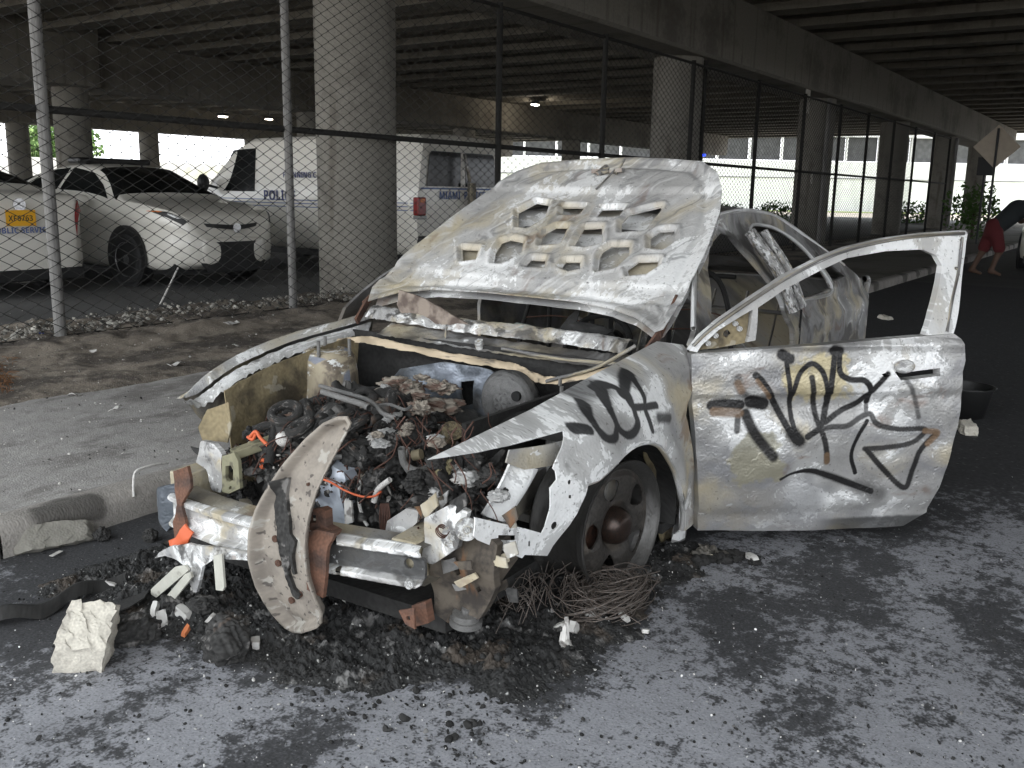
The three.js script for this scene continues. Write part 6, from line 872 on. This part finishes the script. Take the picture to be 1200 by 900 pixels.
  scat('pavement_litter', 'pale grit and litter crumbs strewn over the raised pavement', 'debris', 1500, () => { const p = G(rr(-60, 420, rD), rr(380, 620, rD), .13); return p.z < -3.6 ? [p.x, .14 + (p.z < -5.5 ? dirtH(p.x, p.z) : 0), p.z] : [3, .14, -4.5]; }, () => .0015 + .007 * rD() ** 5, () => { const k = rD() < .35 ? rr(.04, .1, rD) : rr(.3, .7, rD); return [k, k * .96, k * .9]; }, .4);
  scat('white_gravel', 'band of pale gravel stones heaped along the foot of the fence', 'gravel', 4200, () => { const x = 1.5 + 12 * rD() ** 1.3, z = -7.45 + .42 * (rD() + rD() - 1) + .1 * Math.sin(x * 2); return [x, .125 + dirtH(x, Math.max(-7.85, z)) + .012 + .03 * rD(), z]; }, () => .004 + .022 * rD() ** 4, () => { const k = rD() < .4 ? rr(.05, .15, rD) : rr(.2, .5, rD); return [k, k * .95, k * .84]; }, .7);
}
// broken concrete block
function chunk(name, label, cat, px, py, pts, m, turn = 0, y0 = 0) { const p = G(px, py, y0); const o = mesh(name, pts, m); o.position.set(p.x, y0, p.z); o.rotation.y = turn; return tag(o, label, cat); }
const brk = (w, h, d, seed, amp = .012) => { let g = new THREE.BoxGeometry(w, h, d, 14, 10, 12); g.deleteAttribute('normal'); g.deleteAttribute('uv'); g = mergeVertices(g, 1e-4); const p = g.attributes.position; for (let i = 0; i < p.count; i++) { const x = p.getX(i), y = p.getY(i), z = p.getZ(i); const k = amp * n3(x * 22 + seed, y * 22, z * 22) + amp * .6 * n3(x * 60, y * 60 + seed, z * 60); p.setXYZ(i, x * (1 - .5 * Math.max(0, y / h + .1)) + k, y + k * .8 + (x / w) * .02, z * (1 - .35 * Math.max(0, x / w)) + k); } g.computeVertexNormals(); return g; };
const chunkM = bm(tex(256, 256, .3, .3, (x, y) => { const f = fb(x * 14, y * 14, 5, .62), k = 1 + .14 * n2(x * 160, y * 160); const c = mix3([.62, .58, .5], [.4, .37, .32], sst(-.2, .4, f)); return [c[0] * k, c[1] * k, c[2] * k]; }), { roughness: .95, metalness: 0, bumpScale: .01 });
{
  const g = boxUV(toCreasedNormals(brk(.2, .15, .14, 3), .7)); g.rotateZ(.62); g.rotateX(.2); g.translate(0, .085, 0);
  chunk('concrete_chunk', 'pale broken lump of concrete lying on the road by the kerb', 'rock', 106, 776, g, chunkM, .75);
  const lumps = [[266, 772, .07, .075, .065, 'large black charred lump on the road beside the push bumper', 5], [160, 752, .075, .05, .05, 'dark charred lump streaked with ash beside the pale concrete chunk', 9], [120, 633, .035, .03, .03, 'small dark lump lying at the foot of the kerb', 13], [176, 634, .03, .03, .03, 'grey rounded scrap lying at the kerb under the bumper end', 17], [238, 722, .05, .04, .04, 'ash-speckled black lump among the broken pale brackets', 21], [205, 716, .045, .035, .05, 'grey ash lump under the slotted brackets', 25]];
  for (const [a, b, rx, ry, rz, l, s] of lumps) { const q = blob(rx, ry, rz, s, 20, .34, 1.7, .45); const p = q.attributes.position; for (let i = 0; i < p.count; i++) { const k = 1 + .07 * n3(p.getX(i) * 60, p.getY(i) * 60, p.getZ(i) * 60) + .05 * n3(p.getX(i) * 140, p.getY(i) * 140, p.getZ(i) * 140); p.setXYZ(i, p.getX(i) * k, p.getY(i) * k, p.getZ(i) * k); } q.computeVertexNormals(); q.translate(0, ry * .75, 0); chunk('charred_lump', l, 'debris', a, b, q, MB.char, s); }
  // kerb fragment, paper, rubber strip, shards
  const kf = boxUV(toCreasedNormals(brk(.3, .05, .1, 8, .008), .6)); kf.rotateX(.9); kf.rotateZ(-.1); kf.translate(0, .045, 0); chunk('kerb_fragment', 'long broken grey slab leaning at the foot of the kerb', 'slab', 66, 640, kf, M.conc, -.25);
  const pp = new THREE.BoxGeometry(.055, .002, .018); pp.translate(0, .012, 0); chunk('paper_scrap', 'folded white paper scrap on the black ash by the kerb', 'paper', 66, 652, pp, MB.porcelain, .35);
  const rs = grid(40, 5, (u, v) => { const x = (u - .5) * .5, a = (v - .5); return [x, .02 + .025 * Math.sin(u * 7) ** 2 + .02 * Math.cos(a * 5), a * .07 * (1 + .5 * n2(u * 6, 2)) + .05 * Math.sin(u * 5)]; }); chunk('rubber_strip', 'twisted grey rubber strip lying across the black ash', 'strip', 60, 712, rs, MB.soot, -.35);
  const sh = panel([[-.07, -.04], [.05, -.05], [.08, .03], [.01, .05], [-.05, .03]], [], (x, z, q) => [x, .03 + .3 * z + q, z], .005, .02); chunk('metal_shard', 'dark bent metal shard standing behind the concrete chunk', 'metal', 152, 716, sh, MB.soot, .5);
  const shards = [[182, 722], [232, 700], [190, 735], [216, 728], [245, 735], [300, 762], [130, 692], [408, 712], [420, 694], [660, 758], [654, 742], [672, 745], [731, 731], [756, 748], [880, 660], [693, 729]];
  shards.forEach(([a, b], i) => { const s = .012 + .02 * rD(); const q = boxUV(toCreasedNormals(brk(s * 1.8, s * rr(.4, 1.4, rD), s, i + 40, .003), .6)); q.rotateZ(rr(-.6, .6, rD)); q.translate(0, .028, 0); const o = chunk('ash_shard', 'small white burnt shard lying in the charred debris', 'shard', a, b, q, MB.porcelain, rD() * 6); o.userData.group = 'white shards in the charred debris'; });
  const br = boxUV(toCreasedNormals(brk(.025, .016, .02, 70, .003), .6)); br.translate(0, .02, 0); chunk('brick_crumb', 'single small orange brick crumb on the ash', 'brick', 218, 746, br, mat({ color: lin(.5, .16, .06), roughness: .9 }));
  // two-pronged pale clip by the wires
  const cl = thing('plastic_clip', 'two-pronged pale burnt clip lying below the wire tangle', 'clip', G(660, 760).toArray(), .4); mesh('prong', beam([0, .01, 0], [.02, .075, 0], .012, .008), MB.porcelain, cl); mesh('prong', beam([.025, .01, .01], [.05, .085, .0], .012, .008), MB.porcelain, cl); mesh('base', blob(.03, .016, .02, 4, 4, .4).translate(.005, .012, .005), MB.porcelain, cl);
}
// steel cord left of the burnt tyre: loops of bare wire
{
  const c0 = G(712, 712), o = thing('wire_tangle', 'tangle of rusty bare steel tyre wire in front of the wheel', 'wire', [c0.x, 0, c0.z]); const gs = [], m = mat({ map: tex(64, 64, .2, .2, (x, y) => mix3([.12, .085, .065], [.2, .19, .18], sst(-.2, .3, fb(x * 40, y * 40, 3)))), roughness: .6, metalness: .3 });
  for (let i = 0; i < 120; i++) { const r = rr(.06, .17, rD), a0 = rr(0, 6.28, rD), tilt = rr(-.35, .35, rD), t2 = rr(-.3, .3, rD), cx = rr(-.1, .12, rD), cz = rr(-.06, .06, rD), pts = [], n = 9, arc = rr(2, 6, rD), cy = rr(.03, .09, rD); for (let k = 0; k <= n; k++) { const a = a0 + arc * k / n; pts.push([cx + r * Math.cos(a) + rr(-.006, .006, rD), Math.max(.012, cy + r * (Math.sin(a) * tilt + Math.cos(a) * t2)), cz + r * .62 * Math.sin(a)]); } gs.push(tube(pts, rr(.0012, .0022, rD), 4, 22)); }
  stuff(mesh('steel_cord', merge(gs), m, o));
  const g2 = []; for (let i = 0; i < 130; i++) { const p = G(rr(575, 700, rD), rr(655, 735, rD)), l = rr(.05, .18, rD), a = rr(0, 6.28, rD); g2.push(tube([[p.x - c0.x, .04, p.z - c0.z], [p.x - c0.x + l * .4 * Math.cos(a), .05 + rr(0, .09, rD), p.z - c0.z + l * .4 * Math.sin(a)], [p.x - c0.x + l * Math.cos(a + .7), .03, p.z - c0.z + l * Math.sin(a + .7)]], rr(.0012, .002, rD), 4, 10)); }
  stuff(mesh('loose_wire', merge(g2), m, o));
}
// ash heap under the door, dark bucket and stone beyond it
{
  for (let i = 0; i < 12; i++) { const p = G(rr(820, 890, rD), rr(642, 662, rD)); const q = blob(rr(.015, .04, rD), rr(.01, .025, rD), rr(.015, .04, rD), i + 700, 4, .7); q.translate(0, .012, 0); const o = mesh('ash_heap', q, i % 3 ? MB.soot : MB.dark); o.position.copy(p); tag(o, 'grey ash and melted scrap heaped on the road below the door', 'debris', 'ash heap below the door'); }
  const p = G(1128, 488), k = thing('bucket', 'black plastic bucket on the road behind the open door', 'bucket', [p.x, 0, p.z]); mesh('shell', new THREE.LatheGeometry([[0, .01], [.13, .01], [.17, .2], [.185, .21], [.165, .21], [.125, .03], [0, .03]].map(q => new THREE.Vector2(...q)), 32), MV.black, k); mesh('handle', (() => { const g = new THREE.TorusGeometry(.17, .004, 6, 24, Math.PI); g.rotateX(-1.2); g.translate(0, .19, 0); return g; })(), MV.black, k);
  const st = boxUV(toCreasedNormals(brk(.12, .07, .08, 31, .012), .6)); st.translate(0, .035, 0); chunk('stone', 'pale stone on the road beside the black bucket', 'rock', 1133, 508, st, chunkM, .6); const s2 = boxUV(toCreasedNormals(brk(.16, .04, .1, 35, .01), .6)); s2.translate(0, .02, 0); chunk('stone', 'flat pale stone on the road behind the car tail', 'rock', 1037, 374, s2, chunkM, 1.1);
}
// litter on the pavement
{
  const lit = [[272, 387, .14, .06, 'flat white litter scrap on the dirt verge by the fence post'], [278, 408, .08, .04, 'small white litter scrap at the edge of the pavement'], [206, 428, .14, .05, 'torn cardboard scrap on the dirt beside the pavement'], [86, 459, .09, .05, 'crumpled white litter on the pavement edge below the leaning post'], [135, 476, .11, .03, 'thin white strip of litter lying on the pavement'], [110, 417, .06, .03, 'white chip of litter on the brown dirt']];
  lit.forEach(([a, b, w, d, l], i) => { const p = G(a, b, .16); const g = panel([[-w / 2, -d / 2], [w / 2, -d / 3], [w / 2.2, d / 2], [-w / 3, d / 2.4]], [], (x, z, q) => [x, .012 + .02 * n2(x * 18 + i, z * 18) + q, z], .003, .02); const o = mesh('litter', g, MB.porcelain); o.position.set(p.x, (p.z < -5.4 ? .125 + dirtH(p.x, p.z) : .135), p.z); o.rotation.y = i * 1.7; tag(o, l, 'litter'); });
  const s0 = G(160, 583, .1), st = tag(mesh('stick', tube([[0, 0, 0], [.01, .06, -.01], [.03, .1, -.02], [.1, .11, -.02], [.2, .1, -.03]], .006, 6), MB.porcelain), 'thin pale bent stick lying over the kerb', 'stick'); st.position.set(s0.x, .1, s0.z - .02);
  const q = G(187, 358, .2); const s2 = tag(mesh('stick', rod([0, 0, 0], [.32, .36, -.1], .01, 6), MB.porcelain), 'pale stick leaning against the chain link fence', 'stick'); s2.position.set(q.x, .2, q.z);
  const dg = []; for (let i = 0; i < 500; i++) { const p = G(rr(-40, 14, rD), rr(405, 460, rD), .17), a = rr(0, 6.28, rD), l = rr(.03, .09, rD); dg.push(tube([[p.x, .15, p.z], [p.x + l * .3 * Math.cos(a), .15 + l * .7, p.z + l * .3 * Math.sin(a)], [p.x + l * Math.cos(a), .15 + l * .6, p.z + l * Math.sin(a)]], .0025, 3, 4)); }
  const o = stuff(mesh('dry_leaves', merge(dg), mat({ color: lin(.16, .075, .03), roughness: .9 }))); tag(o, 'heap of dry orange leaves on the dirt by the fence', 'leaves');
  const bp = G(48, 395, .2); const bl = tag(mesh('litter', blob(.03, .02, .025, 6, 3, .4).translate(0, .02, 0), mat({ color: lin(.03, .06, .3), roughness: .4 })), 'small blue plastic scrap in the gravel by the fence post', 'litter'); bl.position.set(bp.x, .2, bp.z);
}
renderer.render(scene, camera);
